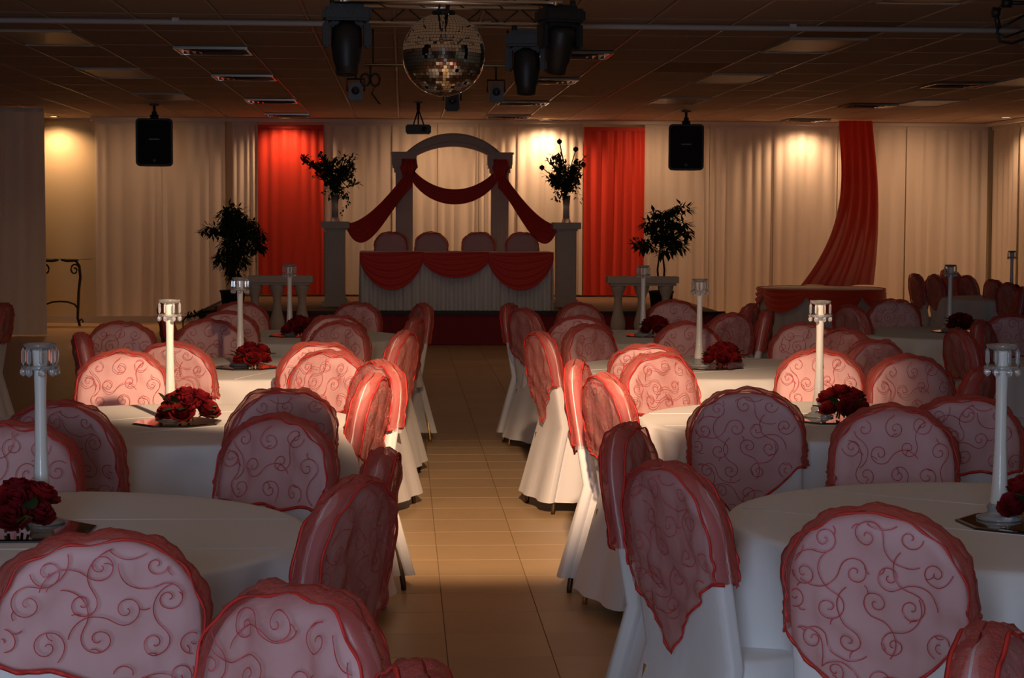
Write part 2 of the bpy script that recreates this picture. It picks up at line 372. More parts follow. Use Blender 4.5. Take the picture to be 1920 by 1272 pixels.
# curtain downlights (recessed cans that the photograph shows glowing)
for (x, y, lab) in ((-1.67, 26.85, 'recessed lamp above the left red curtain'), (2.05, 26.92, 'bright recessed lamp above the right bouquet'), (5.85, 26.88, 'recessed lamp left of the red ceiling drape'), (-5.0, 27.3, 'recessed lamp above the bare cream wall'), (8.35, 25.6, 'recessed lamp over the right side curtain')):
    t = thing('recessed_downlight', lab, 'ceiling lamp', (x, y, CZ), 0, 'recessed lamps along the curtains')
    m = MB(); m.lathe([(0.085, 0.0), (0.085, -0.012), (0.06, -0.014), (0.055, 0.0)], n=20); m.obj('trim_ring', 'grid_metal', t)
    m = MB(); m.lathe([(0.0, -0.005), (0.054, -0.004), (0.054, 0.0), (0.0, 0.0)], n=16); m.obj('bulb', 'lamp_glow', t)

# ------------------------------------------------------------------ red fabric swags
def swag_mb(A, B, s0, s1, folds=5, depth=0.05, gather=0.04, skew=1.0, nu=36, nv=20, w0=0.05, w1=0.05):
    A, B = Vector(A), Vector(B); mb = MB()
    def fn(u, v):
        p = A.lerp(B, u); k = 4*u*(1-u); k2 = k**0.8
        if skew != 1.0: uu = u**skew; k2 = (4*uu*(1-uu))**0.8
        end = w0*(1-u)+w1*u
        z = p.z-(s0*(1-v)+s1*v)*k2-end*v*(1-k)
        ridge = math.sin(v*folds*2*PI+u*1.5)
        return (p.x, p.y-depth*(0.4+0.6*k)*(0.5+0.5*ridge)-0.05*k*v, z+0.008*ridge)
    mb.grid(fn, nu, nv); return mb
arch_swag = thing('arch_swag', 'dark red draped fabric knotted on the arch and pinned to both pedestals', 'drape', (0.675, 25.0, 2.26))
O = Vector((0.675, 25.0, 2.26))
def rel(x, z, y=24.82): return (x-O.x, y-O.y, z-O.z)
swag_mb(rel(0.10, 2.26), rel(1.27, 2.25), 0.32, 0.52, w0=0.16, w1=0.16).obj('centre_swag', 'swag_red', arch_swag)
swag_mb(rel(0.13, 2.27), rel(-0.74, 1.49, 24.4), 0.15, 0.49, w0=0.30, w1=0.02, skew=1.3).obj('side_swag', 'swag_red', arch_swag)
swag_mb(rel(1.26, 2.26), rel(2.03, 1.485, 24.4), 0.15, 0.49, w0=0.30, w1=0.02, skew=1.3).obj('side_swag', 'swag_red', arch_swag)
for x in (0.08, 1.295):
    m = MB()
    for k in range(5):
        a = -0.10+0.05*k
        m.tube([(x-O.x+a*0.7, 24.80-O.y, 0.07), (x-O.x+a*0.9, 24.77-O.y, -0.03), (x-O.x+a*0.5, 24.80-O.y, -0.16)], 0.032, 7)
    m.obj('gathered_knot', 'swag_red', arch_swag)

# ------------------------------------------------------------------ arch
arch = thing('wedding_arch', 'grey plaster arch with two columns behind the head table', 'arch', (0.66, 25.1, SZ))
def R_(x, z, y=25.1): return (x-0.66, y-25.1, z-SZ)
for cx in (0.02, 1.30):
    m = MB(); m.box(R_(cx, 1.33), (0.23, 0.20, 1.70))
    for k in range(4): m.box((cx-0.66-0.082+0.055*k, -0.105, 1.33-SZ), (0.028, 0.02, 1.55))
    m.box(R_(cx, SZ+0.06), (0.29, 0.26, 0.12)); m.obj('column', 'plaster', arch)
    m = MB(); m.box(R_(cx, 2.20), (0.27, 0.24, 0.07)); m.box(R_(cx, 2.25), (0.31, 0.28, 0.05)); m.box(R_(cx, 2.345), (0.33, 0.26, 0.15)); m.box(R_(cx, 2.425), (0.36, 0.30, 0.025)); m.obj('capital', 'plaster', arch)
m = MB()
rs = []
def arc(c0, half, z0, rise, u):
    Rr = (half*half+rise*rise)/(2*rise); a = math.asin(min(1, half/Rr))*u
    return c0+Rr*math.sin(a), z0+rise-Rr+Rr*math.cos(a)
for k in range(41):
    u = -1+2*k/40
    xo, zo = arc(0.675, 0.66, 2.40, 0.29, u); xi, zi = arc(0.675, 0.58, 2.33, 0.185, u)
    rs.append([R_(xi, zi, 25.02), R_(xi+(xo-xi)*0.3, zi+(zo-zi)*0.3, 25.00), R_(xi+(xo-xi)*0.35, zi+(zo-zi)*0.35, 25.02), R_(xi+(xo-xi)*0.85, zi+(zo-zi)*0.85, 25.02), R_(xo, zo, 24.99), R_(xo, zo, 25.2), R_(xi, zi, 25.2)])
m.rings(rs, smooth=False); m.obj('arch_band', 'plaster', arch)

# ------------------------------------------------------------------ pedestals, vases, bouquets
for x, side in ((-0.868, 'left'), (2.128, 'right')):
    t = thing('pedestal', 'grey fluted square pedestal holding the %s bouquet beside the head table' % side, 'pedestal', (x, 24.3, SZ-0.008), 0, 'pedestals flanking the head table')
    m = MB(); m.box((0, 0, 0.53), (0.25, 0.25, 0.98))
    for k in range(4): m.box((-0.09+0.06*k, -0.128, 0.53), (0.03, 0.016, 0.86)); m.box((-0.128, -0.09+0.06*k, 0.53), (0.016, 0.03, 0.86))
    m.obj('shaft', 'plaster', t)
    m = MB(); m.box((0, 0, 0.035), (0.34, 0.34, 0.07)); m.box((0, 0, 0.085), (0.29, 0.29, 0.03)); m.obj('plinth', 'plaster', t)
    m = MB(); m.box((0, 0, 1.0), (0.28, 0.28, 0.03)); m.box((0, 0, 1.055), (0.36, 0.36, 0.085)); m.obj('cap', 'plaster', t)
def leaf_quad(mb, p, d, up, L, W, mi=0):
    d = d.normalized(); sd = d.cross(up)
    if sd.length < 1e-3: sd = Vector((1, 0, 0))
    sd.normalize(); nn = sd.cross(d)
    a = p; b = p+d*L*0.5+sd*W*0.5+nn*W*0.12; c = p+d*L; e = p+d*L*0.5-sd*W*0.5+nn*W*0.12; mid = p+d*L*0.5
    mb.add([a, b, c, e, mid], [(0, 1, 4), (1, 2, 4), (2, 3, 4), (3, 0, 4)], mi, False)
for x, side, seed, tall in ((-0.873, 'left', 5, 0), (2.128, 'right', 9, 1)):
    r = random.Random(seed)
    t = thing('glass_vase', 'slim clear glass vase on the %s pedestal' % side, 'vase', (x, 24.3, SZ-0.008+1.0975), 0, 'vases on the pedestals')
    m = MB(); m.lathe([(0.055, 0), (0.06, 0.01), (0.045, 0.05), (0.040, 0.20), (0.055, 0.35), (0.050, 0.35), (0.036, 0.20), (0.04, 0.06), (0.0, 0.04)], n=18); m.obj('glass_body', 'crystal_foot', t)
    bt = thing('bouquet', 'dark silk flower bouquet with %s in the %s vase' % ('a tall bud spike' if tall else 'wide drooping sprays', side), 'flowers', (x, 24.3, 1.86), 0, 'bouquets on the pedestals')
    st = MB(); lf = MB(); fw = MB()
    n = 34
    for k in range(n):
        a = r.uniform(0, 2*PI); sp = r.uniform(0.1, 0.34); hgt = r.uniform(0.12, 0.52)
        if side == 'left' and k < 4: a = PI+r.uniform(-.5, .5); sp = 0.42; hgt = r.uniform(0.3, 0.5)
        tip = Vector((math.cos(a)*sp, math.sin(a)*sp*0.7, hgt)); mid = Vector((tip.x*0.35, tip.y*0.35, hgt*0.6))
        pts = [Vector((0, 0, -0.25)), Vector((0, 0, 0.0)), mid, tip]; st.tube(pts, 0.005, 4)
        for q in range(30):
            f = r.random(); p = mid.lerp(tip, f)+Vector((r.gauss(0, .022), r.gauss(0, .022), r.gauss(0, .02)))
            leaf_quad(lf, p, Vector((r.gauss(0, 1), r.gauss(0, 1), r.gauss(0.3, 0.8))), Vector((0, 0, 1)), r.uniform(0.05, 0.10), r.uniform(0.025, 0.045))
        if k % 2 == 0:
            for q in range(7): leaf_quad(fw, tip, Vector((r.gauss(0, 1), r.gauss(0, 1), r.gauss(0.2, 1))), Vector((0.3, 0, 1)), 0.05, 0.04)
    for k in range(10):
        a = r.uniform(0, 2*PI)
        for q in range(14):
            f = q/14; p = Vector((math.cos(a)*(0.04+0.16*f), math.sin(a)*0.2*f, 0.12-0.22*f*r.uniform(0.4, 1)))
            leaf_quad(lf, p, Vector((r.gauss(0, 1), r.gauss(0, 1), r.gauss(-.6, .6))), Vector((0, 0, 1)), 0.07, 0.03)
    if tall:
        st.tube([(0, 0, 0), (-0.02, 0, 0.35), (-0.09, 0, 0.68)], 0.008, 5); fw.lathe([(0, -0.04), (0.03, -0.02), (0.035, 0.01), (0, 0.04)], (-0.095, 0, 0.70), 8)
        for (tx, tz) in ((-0.32, 0.36), (0.12, 0.6), (0.22, 0.40)):
            st.tube([(0, 0, 0), (tx*0.5, 0, tz*0.65), (tx, 0, tz)], 0.006, 5); fw.lathe([(0, -0.04), (0.035, -0.01), (0.03, 0.02), (0, 0.04)], (tx, 0, tz), 8)
    else:
        for z in range(16):
            f = z/16; leaf_quad(lf, Vector((0.12+0.05*math.sin(f*5), 0, 0.02-0.30*f)), Vector((r.gauss(0, 1), r.gauss(0, 1), -1)), Vector((0, 0, 1)), 0.05, 0.03)
    st.obj('stem', 'leaf_dark', bt); stuff(lf.obj('foliage', 'leaf_dark', bt)); stuff(fw.obj('blossom', 'leaf_red', bt))

# ------------------------------------------------------------------ ficus trees
def ficus(x, y, label, seed, clumps, trunks, leafn, big=1.0):
    r = random.Random(seed)
    t = thing('ficus_tree', label, 'potted tree', (x, y, SZ-0.008), 0, 'ficus trees at the stage ends')
    m = MB(); m.lathe([(0.10, 0.0), (0.13, 0.02), (0.155, 0.20), (0.165, 0.21), (0.165, 0.235), (0.14, 0.235), (0.13, 0.20), (0.0, 0.20)], n=22); m.obj('pot', 'pot_dark', t)
    m = MB()
    for pts in trunks: m.tube(pts, 0.016, 6, r1=0.008)
    for c, rx, rz_ in clumps: m.tube([trunks[0][-2], c], 0.009, 5, r1=0.004)
    m.obj('trunk', 'bark', t)
    lf = MB()
    for c, rx, rz_ in clumps:
        for k in range(int(leafn*rx*rz_/0.03)):
            while True:
                d = Vector((r.uniform(-1, 1), r.uniform(-1, 1), r.uniform(-1, 1)))
                if d.length < 1: break
            p = Vector(c)+Vector((d.x*rx, d.y*rx, d.z*rz_))
            leaf_quad(lf, p, Vector((d.x+r.gauss(0, .5), d.y+r.gauss(0, .5), r.gauss(-0.4, 0.5))), Vector((0, 0, 1)), r.uniform(0.07, 0.11)*big, r.uniform(0.026, 0.042)*big)
    stuff(lf.obj('foliage', 'leaf_dark', t))
ficus(-2.13, 23.6, 'dark bushy ficus tree with narrow lower foliage at left end of the stage', 11,
      [((0.0, 0, 1.17), .16, .13), ((0.05, 0, 1.02), .22, .14), ((-0.22, 0, 0.98), .17, .07), ((0.27, 0, 0.93), .14, .10), ((0.30, 0, 0.78), .10, .07), ((0.02, 0, 0.80), .17, .15), ((-0.10, 0, 0.62), .12, .12), ((0.10, 0, 0.62), .12, .10), ((0.02, 0, 0.45), .10, .11), ((0.14, 0, 1.08), .16, .05)],
      [[(0, 0, .2), (0.01, 0, .6), (0, 0, 1.1), (0, 0, 1.2)], [(0.03, 0, .2), (-.02, 0, .6), (0.05, 0, 1.0), (0, 0, 1.1)]], 470, 1.1)
ficus(3.30, 23.7, 'airy ficus tree with bare twin trunks at right end of the stage', 12,
      [((0.03, 0, 1.20), .16, .07), ((0.24, 0, 1.29), .13, .04), ((-0.10, 0, 1.08), .16, .07), ((0.20, 0, 1.08), .15, .06), ((0.30, 0, 0.98), .09, .05), ((-0.22, 0, 0.83), .14, .08), ((-0.05, 0, 0.95), .12, .06), ((0.17, 0, 0.83), .13, .08), ((0.08, 0, 0.93), .15, .06), ((0.05, 0, 0.72), .08, .04)],
      [[(-0.02, 0, .2), (-.05, 0, .5), (-0.01, 0, .85), (0.0, 0, 1.1)], [(0.02, 0, .2), (0.04, 0, .5), (0.0, 0, .8), (0.08, 0, 1.1)]], 330, 1.35)
gl = MB(); r = random.Random(4)
for k in range(150):
    f = r.random(); p = Vector((-2.62+0.42*f, 22.78+0.02*f, 0.36+0.075*f+r.uniform(-.02, .015)))
    if f > 0.85: p.y = 22.86
    leaf_quad(gl, p, Vector((r.gauss(0, 1), r.gauss(0, .4), r.gauss(0, .5))), Vector((0, 0, 1)), 0.07, 0.03)
gl.tube([(-2.66, 22.80, 0.30), (-2.62, 22.78, 0.35), (-2.4, 22.78, 0.39), (-2.22, 22.80, 0.43)], 0.010, 5)
gl.tube([(-2.66, 22.80, 0.0), (-2.66, 22.80, 0.31)], 0.008, 5)
tag(stuff(gl.obj('leaf_garland', 'leaf_dark')), 'dark leafy garland trailing off the left front corner of the stage', 'garland')

# ------------------------------------------------------------------ balustrades
def balustrade(x0, x1, Y, label, xs):
    cx = (x0+x1)/2; t = thing('balustrade', label, 'balustrade', (cx, Y, 0), 0, 'plaster balustrades in front of the stage')
    m = MB(); m.box((0, 0, 0.845), (x1-x0, 0.22, 0.075)); m.box((0, 0, 0.79), (x1-x0-0.06, 0.17, 0.03)); m.obj('top_rail', 'plaster', t)
    m = MB(); m.box((0, 0, 0.05), (x1-x0, 0.22, 0.10)); m.obj('bottom_rail', 'plaster', t)
    bl = MB(); bl.lathe([(0.085, 0.10), (0.085, 0.14), (0.05, 0.16), (0.075, 0.22), (0.092, 0.30), (0.085, 0.36), (0.055, 0.48), (0.045, 0.58), (0.05, 0.64), (0.075, 0.70), (0.09, 0.745), (0.09, 0.775)], n=20)
    me = bl.mesh('baluster', 'plaster')
    for x in xs: inst('baluster', me, t, (x-cx, 0, 0))
balustrade(-1.80, -1.05, 22.0, 'short grey balustrade left of the head table, before the red curtain', (-1.73, -1.47, -1.18))
balustrade(2.415, 3.26, 22.0, 'short grey balustrade right of the head table, below the right ficus', (2.55, 2.83, 3.12))

# ------------------------------------------------------------------ head table
ht = thing('head_table', 'long head table on the stage with white pleated skirt and three red swags', 'table', (0.67, 23.5, SZ-0.008))
m = MB(); m.box((0, 0, 0.715), (2.40, 0.76, 0.03)); m.obj('table_top', 'table_linen', ht)
m = MB()
def skf(u, v):
    P = 2*(2.38+0.74); s = u*P; pts = [(-1.19, -0.37), (1.19, -0.37), (1.19, 0.37), (-1.19, 0.37)]; segs = (2.38, 0.74, 2.38, 0.74); k = 0
    while k < 3 and s > segs[k]: s -= segs[k]; k += 1
    f = min(1, s/segs[k]); a, b = pts[k], pts[(k+1) % 4]; nx, ny = ((0, -1), (1, 0), (0, 1), (-1, 0))[k]
    w_ = (0.012+0.014*(1-v))*math.sin(u*P*2*PI/0.105)
    return (a[0]+(b[0]-a[0])*f+nx*w_, a[1]+(b[1]-a[1])*f+ny*w_, 0.005+0.70*v)
m.grid(skf, 460, 5); m.obj('pleated_skirt', 'table_linen', ht)
for (a, b, dz) in ((-1.20, -0.41, 0.47), (-0.43, 0.40, 0.32), (0.38, 1.20, 0.47)):
    mm = swag_mb((a, -0.40, 0.725), (b, -0.40, 0.725), 0.0, dz, folds=5, depth=0.035, w0=0.10, w1=0.10); mm.obj('table_swag', 'swag_red', ht)

# ------------------------------------------------------------------ cake table and its ceiling drape
ct = thing('cake_table', 'small round cake table in white cloth with orange red swags', 'table', (5.28, 23.3, 0))
m = MB()
def ckf(u, v):
    a = 2*PI*u; rr = 0.77+0.02*math.sin(a*26)*(1-v)+0.03*(1-v); return (rr*math.cos(a), rr*math.sin(a), 0.01+0.68*v)
m.grid(ckf, 260, 5); m.lathe([(0.0, 0.70), (0.765, 0.70), (0.77, 0.69)], n=48); m.obj('white_cloth', 'table_linen', ct)
for k in range(7):
    a0 = -PI/2+(k-3.5)*2*PI/7; m = MB()
    def csf(u, v, a0=a0):
        a = a0+u*2*PI/7; kk = 4*u*(1-u); rr = 0.795+0.03*kk*(0.5+0.5*math.sin(v*26))+0.025*kk*v
        return (rr*math.cos(a), rr*math.sin(a), 0.705-0.02*v-v*(0.07+0.20*kk**0.8))
    m.grid(csf, 18, 14); m.obj('cloth_swag', 'swag_orange', ct)
m = MB()
def drf(u, v):
    # v = 0 at the ceiling, 1 at the table
    xl = 6.20-0.07*v-1.05*v**2.6; xr = 6.68-0.02*v-0.62*v**1.8+0.05*math.sin(v*3)
    y = 26.4-2.75*v**1.5; z = 2.97-2.25*v
    x = xl+(xr-xl)*u; fold = math.sin(u*PI*9+v*1.2)
    return (x+0.005*fold, y-0.016*fold*(0.5+v), z+0.01*math.sin(u*9)*v)
m.grid(drf, 90, 40)
tag(m.obj('ceiling_drape', 'curtain_red'), 'red fabric sweeping from the ceiling down onto the cake table', 'drape')

# ------------------------------------------------------------------ wrought iron console table
co = thing('console_table', 'wrought iron console table with thin glass top by the cream wall', 'table', (-4.85, 26.8, 0))
m = MB(); m.box((0, 0, 0.955), (0.90, 0.36, 0.014)); m.obj('glass_top', 'glass_top', co)
for s in (-1, 1):
    m = MB()
    m.tube([(s*0.02, 0, 0.945), (s*0.10, 0, 0.925), (s*0.22, 0, 0.93), (s*0.27, 0, 0.86), (s*0.285, 0, 0.70), (s*0.26, 0, 0.50), (s*0.25, 0, 0.30), (s*0.24, 0, 0.12), (s*0.27, 0, 0.0)], 0.020, 7)
    pts = [(s*(0.205+0.07*math.cos(k*0.5)*(1-k/22)), 0, 0.80+0.09*math.sin(k*0.5)*(1-k/22)) for k in range(18)]
    m.tube(pts, 0.013, 6)
    m.tube([(s*0.25, 0, 0.24), (s*0.20, 0, 0.31), (s*0.10, 0, 0.345), (0.0, 0, 0.35)], 0.014, 6)
    m.tube([(s*0.24, 0, 0.06), (s*0.30, 0, 0.10), (s*0.32, 0, 0.05)], 0.014, 6)
    m.tube([(s*0.24, 0, 0.93), (s*0.24, 0, 0.949)], 0.03, 8)
    m.obj('scroll_leg', 'iron', co)

# ------------------------------------------------------------------ ceiling hung speakers and projector
def speaker(x, y, zt, label, rz, w_=0.46, h_=0.60):
    t = thing('loudspeaker', label, 'speaker', (x, y, zt-h_), rz, 'ceiling hung loudspeakers')
    def rr(W, H, rad, y):
        o = []
        for cx, cz, a0 in ((W/2-rad, H-rad, 0), (-W/2+rad, H-rad, 90), (-W/2+rad, rad, 180), (W/2-rad, rad, 270)):
            for k in range(6): a = math.radians(a0+k*18); o.append((cx+rad*math.cos(a), y, cz+rad*math.sin(a)))
        return o
    def shrink(ring, k): return [(x*k, y, h_/2+(z-h_/2)*k) for x, y, z in ring]
    m = MB(); f = rr(w_, h_, 0.05, -0.15)
    m.rings([shrink(rr(w_, h_, 0.05, -0.16), 0.98), f, rr(w_, h_, 0.05, -0.02), [(x*0.66, y, z) for x, y, z in rr(w_, h_, 0.05, 0.18)]], smooth=False)
    m.obj('cabinet', 'black_plastic', t)
    m = MB(); g_ = rr(w_-0.05, h_-0.05, 0.04, -0.160); m.rings([[(x, y, z+0.025) for x, y, z in g_], [(x*0.98, y-0.010, (z+0.025-h_/2)*0.98+h_/2) for x, y, z in g_]], smooth=False)
    m.obj('grille', 'black_grille', t)
    m = MB(); m.box((0, -0.172, h_*0.56), (0.13, 0.004, 0.018)); m.obj('badge', 'grey_badge', t)
    m = MB(); m.lathe([(0.022, 0), (0.022, 0.006), (0, 0.006)], n=12); o = m.obj('emblem', 'grey_badge', t, (0, -0.17, 0.07)); o.rotation_euler = (PI/2, 0, 0)
    m = MB(); m.tube([(0, 0, h_-0.01), (0, 0, h_+0.05)], 0.055, 12); m.tube([(0, 0, h_+0.04), (0, 0, h_+0.09)], 0.035, 10); m.tube([(0, 0, h_+0.08), (0, 0, CZ-(zt-h_)-0.005)], 0.018, 8); m.box((0, 0, CZ-(zt-h_)-0.01), (0.12, 0.12, 0.015)); m.obj('ceiling_mount', 'black_plastic', t)
speaker(-3.14, 24.0, 2.80, 'black loudspeaker hung from the ceiling on the left, before the white curtain', 0.10)
speaker(3.72, 24.5, 2.80, 'black loudspeaker hung from the ceiling on the right, above the right ficus', -0.12)
t = thing('projector', 'small black projector hanging from the ceiling above the arch', 'projector', (0.19, 23.0, 2.58))
m = MB(); m.box((0, 0, 0.065), (0.31, 0.26, 0.11)); bevel(m.obj('body', 'black_plastic', t), 0.015, 2)
m = MB(); m.tube([(0.07, -0.125, 0.065), (0.07, -0.15, 0.065)], 0.032, 14); m.obj('lens', 'lens_glass', t)
m = MB(); m.tube([(0, 0, 0.30), (0, 0, CZ-2.585)], 0.022, 8); m.tube([(0, 0, 0.31), (-0.06, 0, 0.115)], 0.009, 5); m.tube([(0, 0, 0.31), (0.07, 0, 0.115)], 0.009, 5); m.tube([(0, 0, 0.31), (0.0, 0.05, 0.115)], 0.009, 5); m.box((0, 0, CZ-2.59), (0.10, 0.10, 0.012)); m.obj('mount', 'black_plastic', t)

# ------------------------------------------------------------------ lighting truss with disco ball
t = thing('lighting_truss', 'flat metal lighting frame under the ceiling carrying disco ball and stage lights', 'truss', (0.265, 11.4, 2.83))
m = MB(); m.tube([(-0.66, -0.5, 0.0), (0.66, -0.5, 0.0)], 0.016, 10); m.obj('chord', 'chrome', t)
m = MB(); m.tube([(-0.66, 0.55, -0.02), (0.66, 0.55, -0.02)], 0.016, 10); m.obj('chord', 'chrome', t)
m = MB(); m.tube([(-0.60, -0.5, 0.10), (0.60, -0.5, 0.10)], 0.014, 8); m.obj('chord', 'chrome', t)
m = MB(); m.tube([(-0.60, 0.55, 0.08), (0.60, 0.55, 0.08)], 0.014, 8); m.obj('chord', 'chrome', t)
for s in (-1, 1):
    m = MB(); m.tube([(s*0.62, -0.52, 0), (s*0.62, 0.57, -0.02)], 0.016, 8); m.obj('side_tube', 'chrome', t)
m = MB()
for yy, zz in ((-0.5, 0.0), (0.55, -0.02)):
    for k in range(10):
        xa = -0.60+0.12*k; a, b = (0.0, 0.10) if k % 2 == 0 else (0.10, 0.0)
        m.tube([(xa, yy, zz+a), (xa+0.12, yy, zz+b)], 0.005, 5)
for k in range(5):
    xa = -0.62+0.248*k; m.tube([(xa, -0.5, 0.1), (xa+0.248, 0.55, 0.08)], 0.005, 5)
for sx in (-0.6, 0.6):
    for sy in (-0.5, 0.55): m.tube([(sx, sy, 0.05), (sx, sy, 0.145)], 0.006, 5)
m.tube([(0, -0.5, 0.0), (0, 0.55, -0.02)], 0.012, 6); m.tube([(-0.05, -0.5, 0.0), (-0.05, 0.55, -0.02)], 0.006, 6)
m.obj('lacing', 'iron', t)

BX, BY, BZ, BR = 0.249, 11.5, 2.577, 0.252
t = thing('disco_ball', 'mirrored disco ball hanging from the lighting truss', 'disco ball', (BX, BY, BZ))
m = MB(); m.lathe([(BR*0.985*math.sin(PI*k/24), -BR*0.985*math.cos(PI*k/24)) for k in range(25)], n=40); m.obj('core', 'ball_core', t)
m = MB(); r = random.Random(8); s = 0.0205; rows = int(PI*BR/s); cnt = 0; big = []
for i in range(rows):
    th = (i+0.5)/rows*PI; rr = BR*math.sin(th); n = max(1, int(2*PI*rr/s))
    for k in range(n):
        ph = 2*PI*(k+0.5)/n
        nn = Vector((math.sin(th)*math.cos(ph), math.sin(th)*math.sin(ph), -math.cos(th)))
        jt = (nn+Vector((r.gauss(0, .012), r.gauss(0, .012), r.gauss(0, .012)))).normalized()
        a = jt.cross(Vector((0, 0, 1)))
        if a.length < 1e-3: a = Vector((1, 0, 0))
        a.normalize(); b = a.cross(jt); h = s*0.46; p = nn*BR*1.004
        q = [p+a*h-b*h, p-a*h-b*h, p-a*h+b*h, p+a*h+b*h]; q2 = [x-nn*0.004 for x in q]
        m.add(q+q2, [(0, 1, 2, 3), (0, 4, 5, 1), (1, 5, 6, 2), (2, 6, 7, 3), (3, 7, 4, 0)])
o = m.obj('mirror_facets', 'mirror_facet', t); stuff(o)
bm = bmesh.new(); bm.from_mesh(o.data); bmesh.ops.recalc_face_normals(bm, faces=bm.faces); bm.to_mesh(o.data); bm.free()
m = MB(); m.lathe([(0.07, BR*0.965), (0.072, BR+0.012), (0.03, BR+0.022), (0.0, BR+0.022)], n=20); m.tube([(0, 0, BR+0.015), (0.0, 0, BR+0.0)], 0.01, 6); m.obj('motor_cap', 'black_plastic', t)

def moving_head(x, y, z, label, rz, tilt, sc_=1.0):
    t = thing('moving_head_light', label, 'stage light', (x, y, z), rz, 'black moving head lights on the truss')
    m = MB(); m.box((0, 0, -0.045), (0.27*sc_, 0.20*sc_, 0.08)); bevel(m.obj('base', 'black_plastic', t), 0.015, 2)
    m = MB()
    for s in (-1, 1): m.tube([(s*0.08, 0, -0.01), (s*0.08, 0, 0.05)], 0.018, 8); m.box((s*0.08, 0, 0.0), (0.035, 0.06, 0.03))
    m.box((0, 0, 0.012), (0.18, 0.03, 0.02))
    m.obj('clamp', 'black_plastic', t)
    m = MB(); m.box((0, 0, -0.10), (0.20*sc_, 0.09, 0.04))
    for s in (-1, 1): m.box((s*0.115*sc_, 0, -0.16), (0.04, 0.10, 0.15))
    bevel(m.obj('yoke', 'black_plastic', t), 0.012, 2)
    m = MB(); m.lathe([(0.0, 0.10), (0.06, 0.10), (0.085, 0.07), (0.088, -0.03), (0.078, -0.12), (0.066, -0.15), (0.060, -0.20), (0.052, -0.20), (0.050, -0.185), (0.0, -0.185)], n=22)
    h = m.obj('lamp_head', 'black_plastic', t, (0, 0, -0.19)); h.scale = (sc_, sc_, sc_); h.rotation_euler = (tilt, 0, 0)
    m = MB(); m.lathe([(0.0, -0.188), (0.049, -0.187), (0.049, -0.182), (0, -0.182)], n=18); m.obj('lens', 'lens_glass', h)
moving_head(-0.325, 10.95, 2.80, 'black moving head light hanging left of the disco ball', 0.1, -0.12, 1.02)
moving_head(0.92, 11.0, 2.81, 'black moving head light right of the disco ball, larger outer one', 0.3, 0.35, 0.95)
moving_head(0.775, 11.75, 2.735, 'black moving head light right of the disco ball, lower inner one', -0.2, -0.10, 0.95)
m = MB(); m.tube([(0.775, 11.75, 2.76), (0.775, 11.92, 2.815)], 0.012, 6)
t = thing('lamp_pipe', 'thin metal pipe behind the disco ball carrying three small lamps', 'pipe', (0.28, 14.0, 2.71))
MB().tube([(-0.56, 0, 0), (0.56, 0, 0)], 0.013, 8).obj('bar', 'chrome', t)
m = MB()
for s in (-0.5, 0.5): m.tube([(s, 0, 0), (s, 0, CZ-2.715)], 0.007, 5)
m.obj('hanger', 'iron', t)
def par(x, z, label, m_, w_=0.11):
    t = thing('small_stage_lamp', label, 'stage light', (x, 14.0, z), 0, 'small lamps on the rear pipe')
    m = MB(); m.box((0, 0, -0.005), (w_, 0.13, 0.14), taper=0.8); bevel(m.obj('housing', m_, t), 0.012, 2)
    m = MB(); m.tube([(0, -0.062, 0), (0, -0.076, 0)], 0.030, 14); m.obj('lens', 'lens_glass', t)
    m = MB(); m.tube([(-w_*0.58, 0, 0), (-w_*0.58, 0, 0.09), (w_*0.58, 0, 0.09), (w_*0.58, 0, 0)], 0.008, 6); m.tube([(0, 0, 0.09), (0, 0, 2.71-z)], 0.008, 6); m.obj('bracket', 'black_plastic', t)
par(-0.349, 2.515, 'small grey lamp below the left moving head light', 'grey_lamp')
par(0.694, 2.515, 'small grey lamp below the right moving head lights', 'grey_lamp')
par(0.368, 2.45, 'small black lamp peeking under the disco ball', 'black_plastic')
m = MB()
for cx in (-0.278, -0.205):
    m.tube([(cx+0.034*math.cos(a*PI/6), 14.0, 2.60+0.045*math.sin(a*PI/6)) for a in range(13)], 0.009, 6)
m.tube([(-0.205, 14.0, 2.556), (-0.23, 14.0, 2.50), (-0.17, 14.0, 2.42)], 0.006, 5); m.tube([(-0.24, 14.0, 2.60), (-0.24, 14.0, 2.71)], 0.008, 5)
tag(m.obj('coiled_cable', 'black_plastic'), 'black coiled cable looped beside the small left lamp', 'cable')
# long conduit across the ceiling
m = MB(); m.tube([(-7.2, 13.42, 2.952), (8.6, 13.42, 2.952)], 0.020, 10)
for k in range(7): m.box((-6+2.2*k, 13.42, 2.966), (0.05, 0.06, 0.03))
tag(m.obj('ceiling_conduit', 'pipe_grey'), 'long pale pipe running across the whole ceiling', 'pipe')
